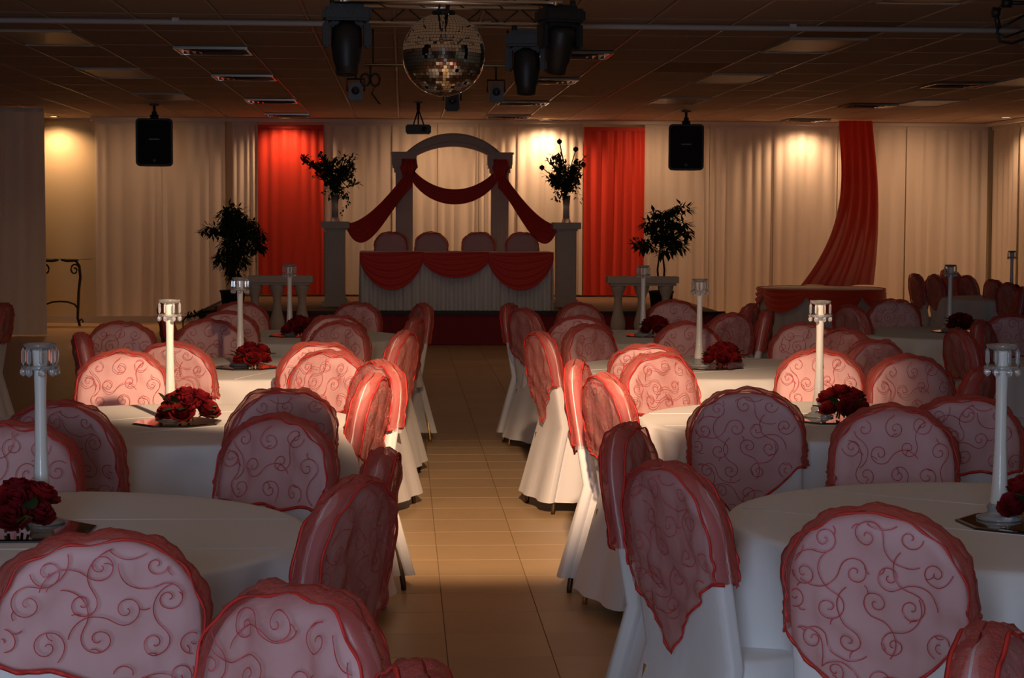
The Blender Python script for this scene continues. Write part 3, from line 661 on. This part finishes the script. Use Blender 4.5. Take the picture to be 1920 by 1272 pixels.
# stage lamp with cables in the top right corner
t = thing('corner_stage_light', 'black clamp and cables of a stage light cut by the top right corner', 'stage light', (3.62, 10.8, 2.72))
m = MB(); m.tube([(-0.13, 0, 0.13), (-0.08, 0, 0.13)], 0.03, 10); m.tube([(-0.10, 0, 0.11), (-0.10, 0, 0.20)], 0.02, 8); m.tube([(-0.19, 0, 0.075), (-0.15, 0, 0.07)], 0.03, 10); m.tube([(-0.17, 0, 0.07), (-0.15, 0, -0.02)], 0.016, 8); m.tube([(-0.10, 0, 0.15), (-0.17, 0, 0.07)], 0.01, 6); m.tube([(0.10, 0, 0.13), (-0.12, 0, 0.13)], 0.012, 8); m.obj('clamp', 'black_plastic', t)
m = MB(); m.tube([(-0.15, 0, 0.0), (-0.16, 0, -0.05), (-0.14, 0, -0.095), (-0.07, 0, -0.105), (0.03, 0, -0.07)], 0.009, 6); m.tube([(-0.155, 0, -0.02), (-0.09, 0, 0.01), (0.02, 0, 0.07)], 0.007, 6); m.tube([(-0.15, 0, -0.05), (-0.11, 0, -0.07), (0.0, 0, -0.03)], 0.007, 6); m.obj('cable', 'black_plastic', t)
m = MB(); m.box((0.12, 0, -0.02), (0.22, 0.25, 0.20)); bevel(m.obj('housing', 'grey_lamp', t), 0.02, 2)
m = MB(); m.tube([(0.10, 0, 0.06), (0.10, 0, 0.255)], 0.012, 6); m.obj('hanger', 'black_plastic', t)

# ------------------------------------------------------------------ covered chairs
W_ = 0.203; ZC, ZTOP = 0.765, 0.955
def yback(z): return -0.215-0.085*max(0, z-0.46)/0.5
def hw(z):
    if z < ZC: return W_*(1.0+0.06*max(0, 0.5-z))
    k = (z-ZC)/(ZTOP-ZC); return W_*max(0.0, 1-k**2.25)**(1/2.25)
def topz(x, W=W_, top=ZTOP):
    k = min(1.0, abs(x)/W); return ZC+(top-ZC)*max(0.0, 1-k**2.25)**(1/2.25)
def cover_mesh():
    m = MB(); n = 48; rs = []
    for z in (0.075, 0.16, 0.26, 0.36, 0.43, 0.465, 0.478):
        f = (0.46-z)/0.4; sx = 0.205+0.055*max(0, f); sy = 0.205+0.055*max(0, f); ring = []
        yf = 0.215+0.055*max(0, f); yk = -yback(z)-0.0+0.10*max(0, f); sy = (yf+yk)/2; cyy = (yf-yk)/2
        if z > 0.47: sx -= 0.02; sy -= 0.02
        for j in range(n):
            a = 2*PI*j/n; c, s = math.cos(a), math.sin(a); q = (abs(c)**5+abs(s)**5)**(-1/5)
            wv = 0.016*max(0, f)*(math.sin(a*9)+0.6*math.sin(a*14+1)+(0.8 if abs(abs(c)-abs(s)) < 0.15 else 0))
            ring.append(((sx+wv)*c*q, (sy+wv)*s*q+cyy, z+(0.012*math.sin(a*4+1) if z < 0.1 else 0)))
        rs.append(ring)
    m.rings(rs, cap0=False)
    rs = []
    zs = [0.065, 0.15, 0.25, 0.36, 0.46, 0.56, 0.66, 0.74, 0.78, 0.82, 0.86, 0.89, 0.915, 0.933, 0.946, 0.9535]
    for z in zs:
        w2 = hw(z); th = 0.028 if z < 0.9 else 0.028*math.sqrt(max(0.05, 1-((z-0.9)/0.056)**2)); ring = []
        if z < 0.46: w2 += 0.10*(0.46-z)*0.9
        yb = yback(z)-0.10*max(0, (0.46-z))/0.4
        for j in range(40):
            a = 2*PI*j/40; c, s = math.cos(a), math.sin(a); q = (abs(c)**6+abs(s)**6)**(-1/6)
            wv = 0.010*max(0, 0.5-z)/0.4*math.sin(a*7+2)
            ring.append((w2*c*q, yb+(th+wv)*s*(q if abs(c) < 0.9 else 1), z))
        rs.append(ring)
    m.rings(rs, cap0=False); return m.mesh('chair_cover', 'cover_white')
COVER = cover_mesh()
def hemz(v, side, x):
    k = x/W_
    base = {'straight': 0.695, 'point': 0.68, 'skew': 0.69, 'long': 0.63}[v]
    if v == 'point': base -= 0.21*max(0, 1-abs(k+0.1))**1.1 if side < 0 else 0.05*(1-abs(k))
    if v == 'skew': base -= 0.045*k+0.02
    if v == 'long': base -= 0.05*math.sin(k*2+1)
    return base+0.006*math.sin(k*9+side)
def lump(x, sd): return 0.0045*math.sin(x*27+sd*2.1)+0.0035*math.sin(x*61+sd*1.3)
def sheet_y(side, x, z, off):
    k = abs(x)/(W_+0.012)
    edge = max(0.0, 1-k**8)**0.5
    zt = max(0.0, min(1.0, (topz(x, W_+0.012, ZTOP+0.014)-z)/0.035))
    crump = 0.005*math.sin(x*41+z*31+2*math.sin(z*19))+0.004*math.sin(z*57-x*22+1.5*math.sin(x*33))+0.002*math.sin(x*120+2)+0.004
    return yback(z)+side*((0.030+off)*edge*math.sqrt(zt)+0.002)+side*max(crump, -0.002)*edge*zt
def overlay_mesh(v, sd=0):
    m = MB(); W = W_+0.012
    for side in (-1, 1):
        def fn(u, t):
            x = W*math.sin((u*2-1)*PI/2*0.999); zt = topz(x, W, ZTOP+0.014)+lump(x, sd)*max(0, 1-abs(x/W)**4); zh = min(hemz(v, side, x), zt-0.01)
            z = zt+(zh-zt)*(t**1.4); bot = 1-abs(x/W)**6
            flare = 0.010*t*math.sin(x*60+side)
            return (x*(1+0.03*t), sheet_y(side, x, z, 0.009)+side*abs(flare), z)
        m.grid(fn, 30, 22, flip=(side > 0))
    return m.mesh('organza_overlay', 'organza_coral')
def ruffle_mesh(v, seed):
    r = random.Random(seed); m = MB(); W = W_+0.010
    # ruffle standing up around the arch
    path = []
    zl = hemz(v, -1, -W_); zr = hemz(v, -1, W_)
    for k in range(12): path.append((-W, zl+(ZC-zl)*k/12, -1, 0))
    for k in range(41):
        a = PI-PI*k/40; c, s = math.cos(a), math.sin(a); x = W*math.copysign(abs(c)**(2/2.25), c); z = ZC+(ZTOP+0.010-ZC)*abs(s)**(2/2.25)
        path.append((x, z, c, s))
    for k in range(1, 13): path.append((W, ZC+(zr-ZC)*k/12, 1, 0))
    ph = [r.uniform(0, 6) for _ in range(4)]
    for yo in (-1, 1):
        rs = []; seam = []
        for i, (x, z, nx, nz) in enumerate(path):
            z += lump(x, seed)*max(0, 1-abs(x/W)**4) if nz > 0 else 0
            wob = 0.5+0.5*math.sin(i*0.45+ph[0])*math.sin(i*0.19+ph[1]); ext = 0.004+0.013*wob+0.0025*math.sin(i*2.1+ph[2])
            y0 = yback(z)
            rs.append([(x-nx*0.004, y0+yo*0.033, z-nz*0.004), (x+nx*0.002, y0+yo*0.024, z+nz*0.002), (x+nx*ext, y0+yo*0.010+0.004*math.sin(i*1.9+ph[3]+yo), z+nz*ext), (x+nx*ext*0.8, y0+yo*0.002, z+nz*ext*0.8)])
            w_ = 0.004*math.sin(i*0.9+ph[1]+yo)+0.003*math.sin(i*0.37+ph[2]); hw_ = 0.0024+0.0012*math.sin(i*1.3+ph[3])
            ins = 0.007+w_
            seam.append([(x-nx*(ins+hw_), y0+yo*0.037, z-nz*(ins+hw_)), (x-nx*ins, y0+yo*0.0415, z-nz*ins), (x-nx*(ins-hw_), y0+yo*0.036, z-nz*(ins-hw_)), (x-nx*ins, y0+yo*0.033, z-nz*ins)])
        m.rings(rs, closed=False); m.rings(seam, mi=1)
    # serged hem along the lower edge of both sheets
    for side in (-1, 1):
        rs = []
        for k in range(41):
            x = (W_+0.008)*(-1+2*k/40); z = hemz(v, side, x)
            y = sheet_y(side, x, z, 0.010)
            j = 0.004*math.sin(k*1.7+side)
            rs.append([(x*1.03, y, z+0.004), (x*1.03, y+side*(0.005+j), z+0.002), (x*1.03, y+side*(0.003+j), z-0.006), (x*1.03, y-side*0.001, z-0.002)])
        m.rings(rs, mi=1)
    return m.mesh('ruffled_hem', ['organza_ruffle', 'ruffle_seam'])
def scroll_mesh(v, seed):
    r = random.Random(seed); m = MB(); wd = 0.0011
    def ribbon(pts, side):
        rs = []
        for i, (x, z) in enumerate(pts):
            a = pts[max(0, i-1)]; b = pts[min(len(pts)-1, i+1)]; dx, dz = b[0]-a[0], b[1]-a[1]; L = math.hypot(dx, dz) or 1
            nx, nz = -dz/L*wd, dx/L*wd
            rs.append([(x+nx, sheet_y(side, x+nx, z+nz, 0.0115), z+nz), (x-nx, sheet_y(side, x-nx, z-nz, 0.0115), z-nz)])
        m.rings(rs, closed=False)
    def inside(x, z, side): return z < topz(x, W_-0.012, ZTOP-0.012) and z > hemz(v, side, x)+0.012 and abs(x) < W_-0.012
    for side in (-1, 1):
        cells = []; st = 0.096; row = 0; z = ZTOP-0.05
        while z > 0.48:
            k = -3+(0.5 if row % 2 else 0)
            while k <= 3: cells.append((k*st+r.uniform(-.012, .012), z+r.uniform(-.012, .012))); k += 1
            z -= st*0.82; row += 1
        for cx, cz in cells:
            if not inside(cx, cz, side): continue
            R = r.uniform(0.026, 0.034); h = r.choice((-1, 1)); a0 = r.uniform(0, 2*PI); pts = []
            for k in range(33):
                f = k/32; rr = 0.003+R*f; a = a0+h*f*2*PI*1.45; pts.append((cx+rr*math.cos(a), cz+rr*math.sin(a)))
            x, z2 = pts[-1]; a = a0+h*2*PI*1.45+h*PI/2; 
            for k in range(22):
                a -= h*0.11 if k > 3 else -h*0.04; x += 0.0058*math.cos(a); z2 += 0.0058*math.sin(a); pts.append((x, z2))
            run = []
            for p in pts+[(9, 9)]:
                if p[0] < 5 and inside(p[0], p[1], side): run.append(p)
                else:
                    if len(run) > 3: ribbon(run, side)
                    run = []
            x, z2 = pts[25]; a = r.uniform(0, 6); tk = [(x+0.004*k*math.cos(a+k*0.15), z2+0.004*k*math.sin(a+k*0.15)) for k in range(6)]
            if all(inside(p[0], p[1], side) for p in tk): ribbon(tk, side)
    return m.mesh('scroll_embroidery', 'embroidery_thread')
lg = MB(); lg.tube([(0, 0, 0.0), (0, 0, 0.02), (-0.045, -0.045, 0.40)], 0.011, 7, r1=0.013)
LEGS = [lg.mesh('leg', 'leg_gold'), lg.mesh('leg', 'leg_bronze')]
SETS = {}
for v in ('straight', 'point', 'skew', 'long'):
    SETS[v] = [(overlay_mesh(v, s), ruffle_mesh(v, s), scroll_mesh(v, s+30)) for s in range(3)]
def chair(x, y, deg, v, label, z=0.0, group='white covered chairs with pink organza overlays', k=0, plain=False):
    """x, y: top of the backrest; deg: direction the seat faces"""
    a = math.radians(deg); d = Vector((math.cos(a), math.sin(a), 0)); p = Vector((x, y, 0))+d*0.30
    t = thing('banquet_chair', label, 'chair', (p.x, p.y, z), a-PI/2, group)
    inst('chair_cover', COVER, t)
    ov, rf, scr = SETS[v][k % 3]
    o = inst('organza_overlay', ov, t)
    inst('ruffled_hem', rf, o)
    if not plain: inst('scroll_embroidery', scr, o)
    for i, (sx, sy) in enumerate(((1, 1), (-1, 1), (-1, -1), (1, -1))):
        l = inst('leg', LEGS[k % 2], t, (sx*0.215, sy*0.215+(-0.075 if sy < 0 else 0.01), 0)); l.rotation_euler = (0, 0, i*PI/2)
    return t
CHAIRS = [
    (-0.60, 3.71, 103, 'skew', 'covered chair at bottom left with wide pale pink scrolled overlay, nearest left table'),
    (-0.17, 3.17, 228, 'straight', 'pale pink overlay chair cut by the bottom edge, left of the aisle'),
    (-0.11, 4.45, 156, 'long', 'deep red crumpled overlay chair at aisle side of nearest left table'),
    (-0.05, 4.98, 175, 'long', 'aisle chair behind the crumpled one at nearest left table, only its red edge showing'),
    (-1.17, 5.71, 262, 'straight', 'chair half hidden behind the leftmost candle, far side of nearest left table'),
    (-1.15, 6.33, 72, 'skew', 'purplish overlay chair behind the leftmost candle, near side of second left table'),
    (-0.43, 6.79, 115, 'straight', 'ruffle-topped purplish chair, rear one of the pair between first and second left tables'),
    (-0.38, 5.87, 240, 'straight', 'straight-hemmed scrolled chair, front one of the pair between first and second left tables'),
    (-0.11, 7.35, 168, 'long', 'dark red glittering aisle chair at the right side of second left table'),
    (-0.09, 8.09, 209, 'straight', 'bright pink rounded chair facing the aisle behind the dark red one, second left table'),
    (-0.33, 8.69, 240, 'straight', 'brightly lit peach chair in front of its twin, far side of second left table'),
    (-0.41, 9.28, 110, 'straight', 'brightly lit chair peeping out behind its twin, near side of third left table'),
    (-1.29, 8.69, 272, 'straight', 'wide salmon pink chair left of the second tall candle, far side of second left table'),
    (-1.13, 9.23, 78, 'straight', 'salmon chair directly behind the second tall candle, near side of third left table'),
    (-1.70, 9.97, 12, 'long', 'narrow red edge-on chair left of the salmon pink chairs'),
    (-1.64, 11.02, 265, 'straight', 'dusky pink chair near the yellow lit floor on the left, far behind'),
    (-1.68, 13.26, 10, 'straight', 'dark red chair seen through the crystals of the second tall left candle'),
    (-1.16, 11.25, 285, 'straight', 'rose pink chair marked by a candle shadow, left of the third tall candle'),
    (-1.14, 12.18, 92, 'straight', 'dim pink chair just behind the shadow-marked chair and third tall candle'),
    (-1.17, 13.52, 290, 'straight', 'dim chair right of the third tall candle, far side of fourth left table'),
    (-0.32, 13.47, 238, 'straight', 'dim pink chair left of the aisle, just below the head table skirt'),
    (-0.42, 11.75, 110, 'straight', 'rounded pink chair right of the rear left roses, near side of fourth left table'),
    (-0.36, 11.04, 238, 'straight', 'glinting pink chair in front of the rounded one, far side of third left table'),
    (0.01, 10.09, 163, 'long', 'bright orange lit aisle chair of third left table'),
    (0.08, 11.46, 170, 'long', 'glittering red aisle chair behind the bright orange one, left side of aisle'),
    (0.15, 13.33, 195, 'straight', 'last chair along the left of the aisle, closest to the stage'),
    (-2.80, 13.30, 178, 'straight', 'dark red chair cut by the left edge beside the pale curtain'),
    (1.03, 3.98, 58, 'point', 'large glinting pink chair at bottom right in front of nearest right table'),
    (0.90, 2.79, 330, 'skew', 'orange ruffled chair top cut by the bottom right corner'),
    (0.03, 2.57, 190, 'skew', 'blurred red chair top at bottom edge of the aisle'),
    (0.68, 4.73, 25, 'point', 'dark pink pointed overlay chair in aisle at nearest right table'),
    (0.67, 5.59, 338, 'skew', 'smaller pink chair behind the pointed overlay one, nearest right table'),
    (0.80, 7.37, 16, 'long', 'dark red chair at aisle side of second right table'),
    (0.75, 8.03, 346, 'long', 'slim glossy red and white chair, left side of second right table'),
    (0.74, 10.10, 15, 'point', 'brightest orange pink aisle chair with long white skirt, third right table'),
    (0.82, 12.66, 25, 'long', 'sparkling red aisle chair behind the brightest one, right of aisle'),
    (0.76, 13.35, 345, 'straight', 'last chair along the right of the aisle, closest to the stage'),
    (1.27, 13.45, 302, 'straight', 'dim chair below the right pedestal column, far side of fourth right table'),
    (1.11, 11.66, 75, 'straight', 'pale rounded chair, rear one of the pair near the right pedestal, fourth right table'),
    (1.07, 10.80, 310, 'straight', 'orange tinted chair, front one of the pair near the right pedestal, third right table'),
    (1.21, 9.13, 70, 'straight', 'bright salmon chair, rear one of the pair left of the third right table candle'),
    (1.17, 8.56, 300, 'straight', 'bright salmon chair, front one of the pair at the far side of second right table'),
    (1.69, 11.03, 280, 'straight', 'plain pink chair crossed by the candle holder of the third right table'),
    (2.03, 13.91, 270, 'straight', 'dim chair under the right ficus tree, far side of fourth right table'),
    (2.14, 12.07, 125, 'straight', 'dim pink chair right of the candle holder, near right side of fourth right table'),
    (2.51, 13.33, 155, 'straight', 'dark narrow chair in front of the cake table, left one of two'),
    (2.48, 12.57, 165, 'straight', 'dark narrow chair in front of the cake table, right one of two'),
    (1.26, 6.75, 76, 'point', 'tall rounded pink chair with pointed overlay, near side of second right table'),
    (1.99, 8.77, 250, 'straight', 'pink chair crossed by the candle holder at the far side of second right table'),
    (2.40, 10.99, 262, 'straight', 'pink chair behind the candle top of second right table, far side of third right table'),
    (2.51, 10.41, 212, 'straight', 'small orange edged chair right of the second right table candle top'),
    (2.44, 9.50, 120, 'straight', 'low dusky chair peeking between the candle and the wide rose chair'),
    (2.31, 8.40, 280, 'straight', 'wide rose pink chair right of the roses on second right table'),
    (1.64, 6.15, 268, 'straight', 'wide scrolled straight-hemmed chair at far side of nearest right table'),
    (1.99, 6.48, 86, 'straight', 'dusky scrolled chair behind the rightmost candle, near side of second right table'),
    (2.42, 7.68, 150, 'straight', 'plain orange red chair top left of the rightmost candle'),
    (3.14, 10.37, 4, 'straight', 'upright red sliver of a chair seen edge-on before the rear right table'),
    (3.52, 11.18, 330, 'straight', 'orange red chair right of the edge-on sliver chair'),
    (3.96, 11.93, 92, 'straight', 'dim purplish chair above the crystals of the rightmost candle'),
    (3.77, 14.16, 268, 'straight', 'dim wide chair right of the cake table, far side of rear right table'),
    (3.20, 13.20, 20, 'straight', 'dark chair under the right end of the cake table swag'),
    (5.73, 20.60, 2, 'long', 'leftmost of the far red chairs against the right white curtains'),
    (5.83, 20.20, 8, 'long', 'second from left of the far red chairs by the right curtains'),
    (6.58, 22.30, 0, 'long', 'thin sliver chair behind the far candle, third of the far red chairs'),
    (6.38, 21.30, 0, 'long', 'fourth from left of the far red chairs, right of the faint candle'),
    (6.13, 20.00, 7, 'long', 'widest of the far red chairs, left of the bare lit curtain gap'),
    (6.01, 18.70, 8, 'long', 'dark chair just right of the bare lit curtain gap, far right'),
    (5.83, 17.70, 12, 'long', 'dark chair beside the far right roses'),
    (5.61, 16.60, 165, 'long', 'dark chair at the right edge below the far right candle'),
]
for i, (x, y, deg, v, lab) in enumerate(CHAIRS): chair(x, y, deg, v, lab, k=(i*7) % 5)
for i, (x, lab) in enumerate(((-0.15, 'leftmost of the four chairs behind the head table'), (0.37, 'second chair from the left behind the head table'), (0.98, 'third chair from the left behind the head table'), (1.55, 'rightmost of the four chairs behind the head table'))):
    chair(x, 24.25, 270, 'straight', lab, z=SZ-0.008, group='chairs behind the head table', k=i, plain=True)

# ------------------------------------------------------------------ round tables
def cloth_mesh(seed, hem=0.40):
    r = random.Random(seed); m = MB(); R = 0.765; n = 220
    ph = [r.uniform(0, 6) for _ in range(4)]; rs = []
    def fold(a): return (0.5+0.5*math.sin(a*11+ph[0]+0.8*math.sin(a*2+ph[1])))**2*(0.75+0.25*math.sin(a*4+ph[2]))
    for rr, z in ((0.0, 0.768), (0.25, 0.768), (0.5, 0.768), (0.68, 0.768), (0.745, 0.767), (0.760, 0.764), (0.768, 0.755)):
        rs.append([(max(rr, 1e-3)*math.cos(2*PI*j/n), max(rr, 1e-3)*math.sin(2*PI*j/n), z+(0.0)) for j in range(n)])
    for k in range(1, 9):
        f = k/8; ring = []
        for j in range(n):
            a = 2*PI*j/n; fo = fold(a); rad = 0.770+0.006*f+f**0.5*0.14*fo-0.05*f**0.6*(1-fo)+0.020*f**0.6*math.sin(a*29+ph[3]+1.5*math.sin(a*4))
            ring.append((rad*math.cos(a), rad*math.sin(a), 0.755-(0.755-hem)*f+0.03*f*fo+0.012*f*math.sin(a*3+ph[3])))
        rs.append(ring)
    m.rings(rs, cap0=True, cap1=False)
    for seam in (-0.24, 0.21):   # pressed creases across the top
        m.tube([(-0.70, seam, 0.7685), (0.0, seam+0.006, 0.7685), (0.70, seam, 0.7685)], 0.0012, 4)
    return m.mesh('tablecloth', 'table_linen')
CL = [cloth_mesh(s) for s in range(4)]
tp = MB(); tp.lathe([(0.0, 0.735), (0.750, 0.735), (0.755, 0.74), (0.755, 0.758), (0.75, 0.762), (0.0, 0.762)], n=64); TOP = tp.mesh('table_top', 'bark')
lgm = MB()
lgm.tube([(0, 0.30, 0.735), (0, 0.34, 0.0)], 0.014, 8); LEGT = lgm.mesh('leg', 'iron')
ap = MB(); ap.box((0, 0, 0.715), (0.06, 1.0, 0.04)); ap.box((0, 0, 0.715), (1.0, 0.06, 0.04)); APR = ap.mesh('brace', 'iron')
# candle holder meshes
cs = MB(); cs.lathe([(0.024, 0.035), (0.027, 0.05), (0.021, 0.10), (0.0165, 0.20), (0.0150, 0.33), (0.0165, 0.40), (0.021, 0.455), (0.0215, 0.462), (0.0, 0.462)], n=20); CST = cs.mesh('candle_stem', 'candle_wax')
cf = MB(); cf.lathe([(0.0, 0.0), (0.060, 0.0), (0.062, 0.006), (0.045, 0.012), (0.030, 0.02), (0.034, 0.035), (0.024, 0.045), (0.0, 0.045)], n=24); CFT = cf.mesh('glass_foot', 'crystal_foot')
cu = MB(); cu.lathe([(0.017, 0.408), (0.046, 0.412), (0.050, 0.418), (0.046, 0.422), (0.018, 0.418)], n=20); cu.lathe([(0.0205, 0.462), (0.040, 0.470), (0.044, 0.478), (0.040, 0.480), (0.020, 0.470)], n=20); CUP = cu.mesh('bobeche', 'crystal')
cd = MB(); cd.lathe([(0, 0.0), (0.008, 0.006), (0.0095, 0.013), (0.006, 0.021), (0.0025, 0.026), (0.0, 0.028)], n=8, smooth=False)
cd.lathe([(0.0, 0.030), (0.0055, 0.038), (0.0055, 0.068), (0.0, 0.078)], n=6, smooth=False); CDR = cd.mesh('crystal_drop', 'crystal')
# mirror tile
mt = MB(); oc = lambda R, z: [(R*math.cos(PI/8+PI/4*k), R*math.sin(PI/8+PI/4*k), z) for k in range(8)]
mt.rings([oc(0.180, 0.0), oc(0.180, 0.004)], smooth=False); MTE = mt.mesh('bevelled_edge', 'mirror_edge')
mg = MB(); mg.rings([oc(0.178, 0.0041), oc(0.170, 0.0062)], smooth=False); MTG = mg.mesh('mirror_glass', 'table_mirror')
# roses
def rose_mesh(seed, m_):
    r = random.Random(seed); m = MB()
    for ring, (n, rad, h, op) in enumerate(((3, 0.011, 0.030, 0.0), (4, 0.021, 0.031, 0.1), (5, 0.031, 0.027, 0.3), (6, 0.039, 0.018, 0.6))):
        for k in range(n):
            a0 = 2*PI*k/n+ring*0.7+r.uniform(-.2, .2); span = 2*PI/n*0.75
            def pf(u, v, a0=a0, span=span, rad=rad, h=h, op=op, sd=r.uniform(0, 6)):
                a = a0+(u-0.5)*2*span*1.05*math.sin(PI*(0.22+0.36*v)); rr = 0.005+(rad-0.005)*v**0.6+op*0.012*v**3+0.002*math.sin(u*9+sd)*v
                z = -0.024+(0.024+h)*v-0.007*(2*u-1)**2*v-op*0.010*v**4
                return (rr*math.cos(a), rr*math.sin(a), z)
            m.grid(pf, 4, 4)
    return m.mesh('rose', m_)
ROSES = [rose_mesh(s, ('rose_red', 'rose_crimson')[s % 2]) for s in range(4)]
lf = MB(); lf.grid(lambda u, v: ((u-0.5)*0.042*math.sin(PI*min(1, v*0.95+0.04)), v*0.075, 0.012*math.sin(v*2.5)-0.10*abs(u-0.5)*0.1), 4, 6); LEAF = [lf.mesh('leaf', 'leaf_dark'), lf.mesh('leaf', 'leaf_olive')]
def centrepiece(cx, cy, qx, qy, rx, ry, where, seed, mx=None, my=None):
    r = random.Random(seed); z = 0.7695
    mx = cx if mx is None else mx; my = cy if my is None else my
    t = thing('mirror_tile', 'dark octagonal mirror tile on the %s' % where, 'mirror', (mx, my, z), r.uniform(-.1, .1), 'mirror tiles under the centrepieces')
    inst('bevelled_edge', MTE, t); inst('mirror_glass', MTG, t)
    z += 0.0065
    t = thing('candle_holder', 'tall white candle holder with crystal drops on the %s' % where, 'candle holder', (qx, qy, z), r.uniform(0, 1), 'tall crystal candle holders')
    inst('candle_stem', CST, t); inst('glass_foot', CFT, t); inst('bobeche', CUP, t)
    for k in range(8):
        a = 2*PI*k/8; inst('crystal_drop', CDR, t, (0.043*math.cos(a), 0.043*math.sin(a), 0.392))
    t = thing('rose_bouquet', 'cluster of dark red roses beside the candle holder on the %s' % where, 'flowers', (rx, ry, z), 0, 'red rose clusters on the tables')
    for k, (dx, dy, dz) in enumerate(((-.065, -.01, .045), (.065, -.01, .050), (0, -.055, .045), (0.0, .03, .105), (-.045, .035, .085), (.05, .03, .09), (0.01, -.02, .075))):
        o = inst('rose', ROSES[r.randrange(4)], t, (dx+r.gauss(0, .006), dy, dz)); s = r.uniform(1.0, 1.25); o.scale = (s, s, s)
        dd = Vector((dx*7, dy*7-0.25, 0.7)).normalized(); o.rotation_euler = dd.to_track_quat('Z', 'Y').to_euler()
    for k in range(9):
        a = r.uniform(0, 2*PI); o = inst('leaf', LEAF[0 if k < 8 else 1], t, (0.055*math.cos(a), 0.045*math.sin(a), 0.02+0.05*r.random()))
        o.rotation_euler = (r.uniform(-0.1, 0.8), 0, a-PI/2)
    m = MB()
    for k in range(5): a = k*1.26; m.tube([(0.03*math.cos(a), 0.03*math.sin(a), 0.004), (0.02*math.cos(a), 0.02*math.sin(a), 0.05), (0.05*math.cos(a), 0.04*math.sin(a), 0.08)], 0.004, 5)
    m.obj('stem', 'leaf_dark', t)
TABLES = [
 ('nearest left table', -1.01, 4.88, (-0.96, 5.00), (-0.995, 4.84)),
 ('second left table', -0.92, 7.49, (-0.935, 7.56), (-0.855, 7.40)),
 ('third left table', -0.86, 10.18, (-0.883, 10.22), (-0.81, 10.10)),
 ('fourth left table', -0.74, 12.80, (-0.776, 12.90), (-0.705, 12.72)),
 ('nearest right table', 1.66, 5.00, (1.63, 4.98), (1.735, 4.93)),
 ('second right table', 1.74, 7.55, (1.715, 7.58), (1.795, 7.48)),
 ('third right table', 1.70, 10.20, (1.628, 10.16), (1.75, 10.14)),
 ('fourth right table', 1.67, 12.82, (1.668, 12.88), (1.75, 12.80)),
 ('rear right table', 3.95, 13.25, (3.975, 13.36), (4.04, 13.30)),
 ('far right table', 6.35, 18.95, (6.29, 18.98), (6.27, 18.80)),
 (None, 4.22, 10.4, None, None),
]
for i, (nm, x, y, q, rr) in enumerate(TABLES):
    lab = nm or 'table cut by the right picture edge'
    t = thing('round_table', 'round folding table under the white cloth of the '+lab, 'table', (x, y, 0), 0.4*i, 'round banquet tables')
    inst('table_top', TOP, t); inst('brace', APR, t)
    for k in range(4): inst('leg', LEGT, t, (0, 0, 0), PI/4+k*PI/2)
    c = tag(inst('tablecloth', CL[i % 4], None, (x, y, 0), 0.63*i), 'white round tablecloth on the '+lab, 'tablecloth', 'white round tablecloths')
    if nm: centrepiece(x, y, q[0], q[1], rr[0], rr[1], nm, 50+i, mx=(q[0]+rr[0])/2, my=(q[1]+rr[1])/2-0.02)
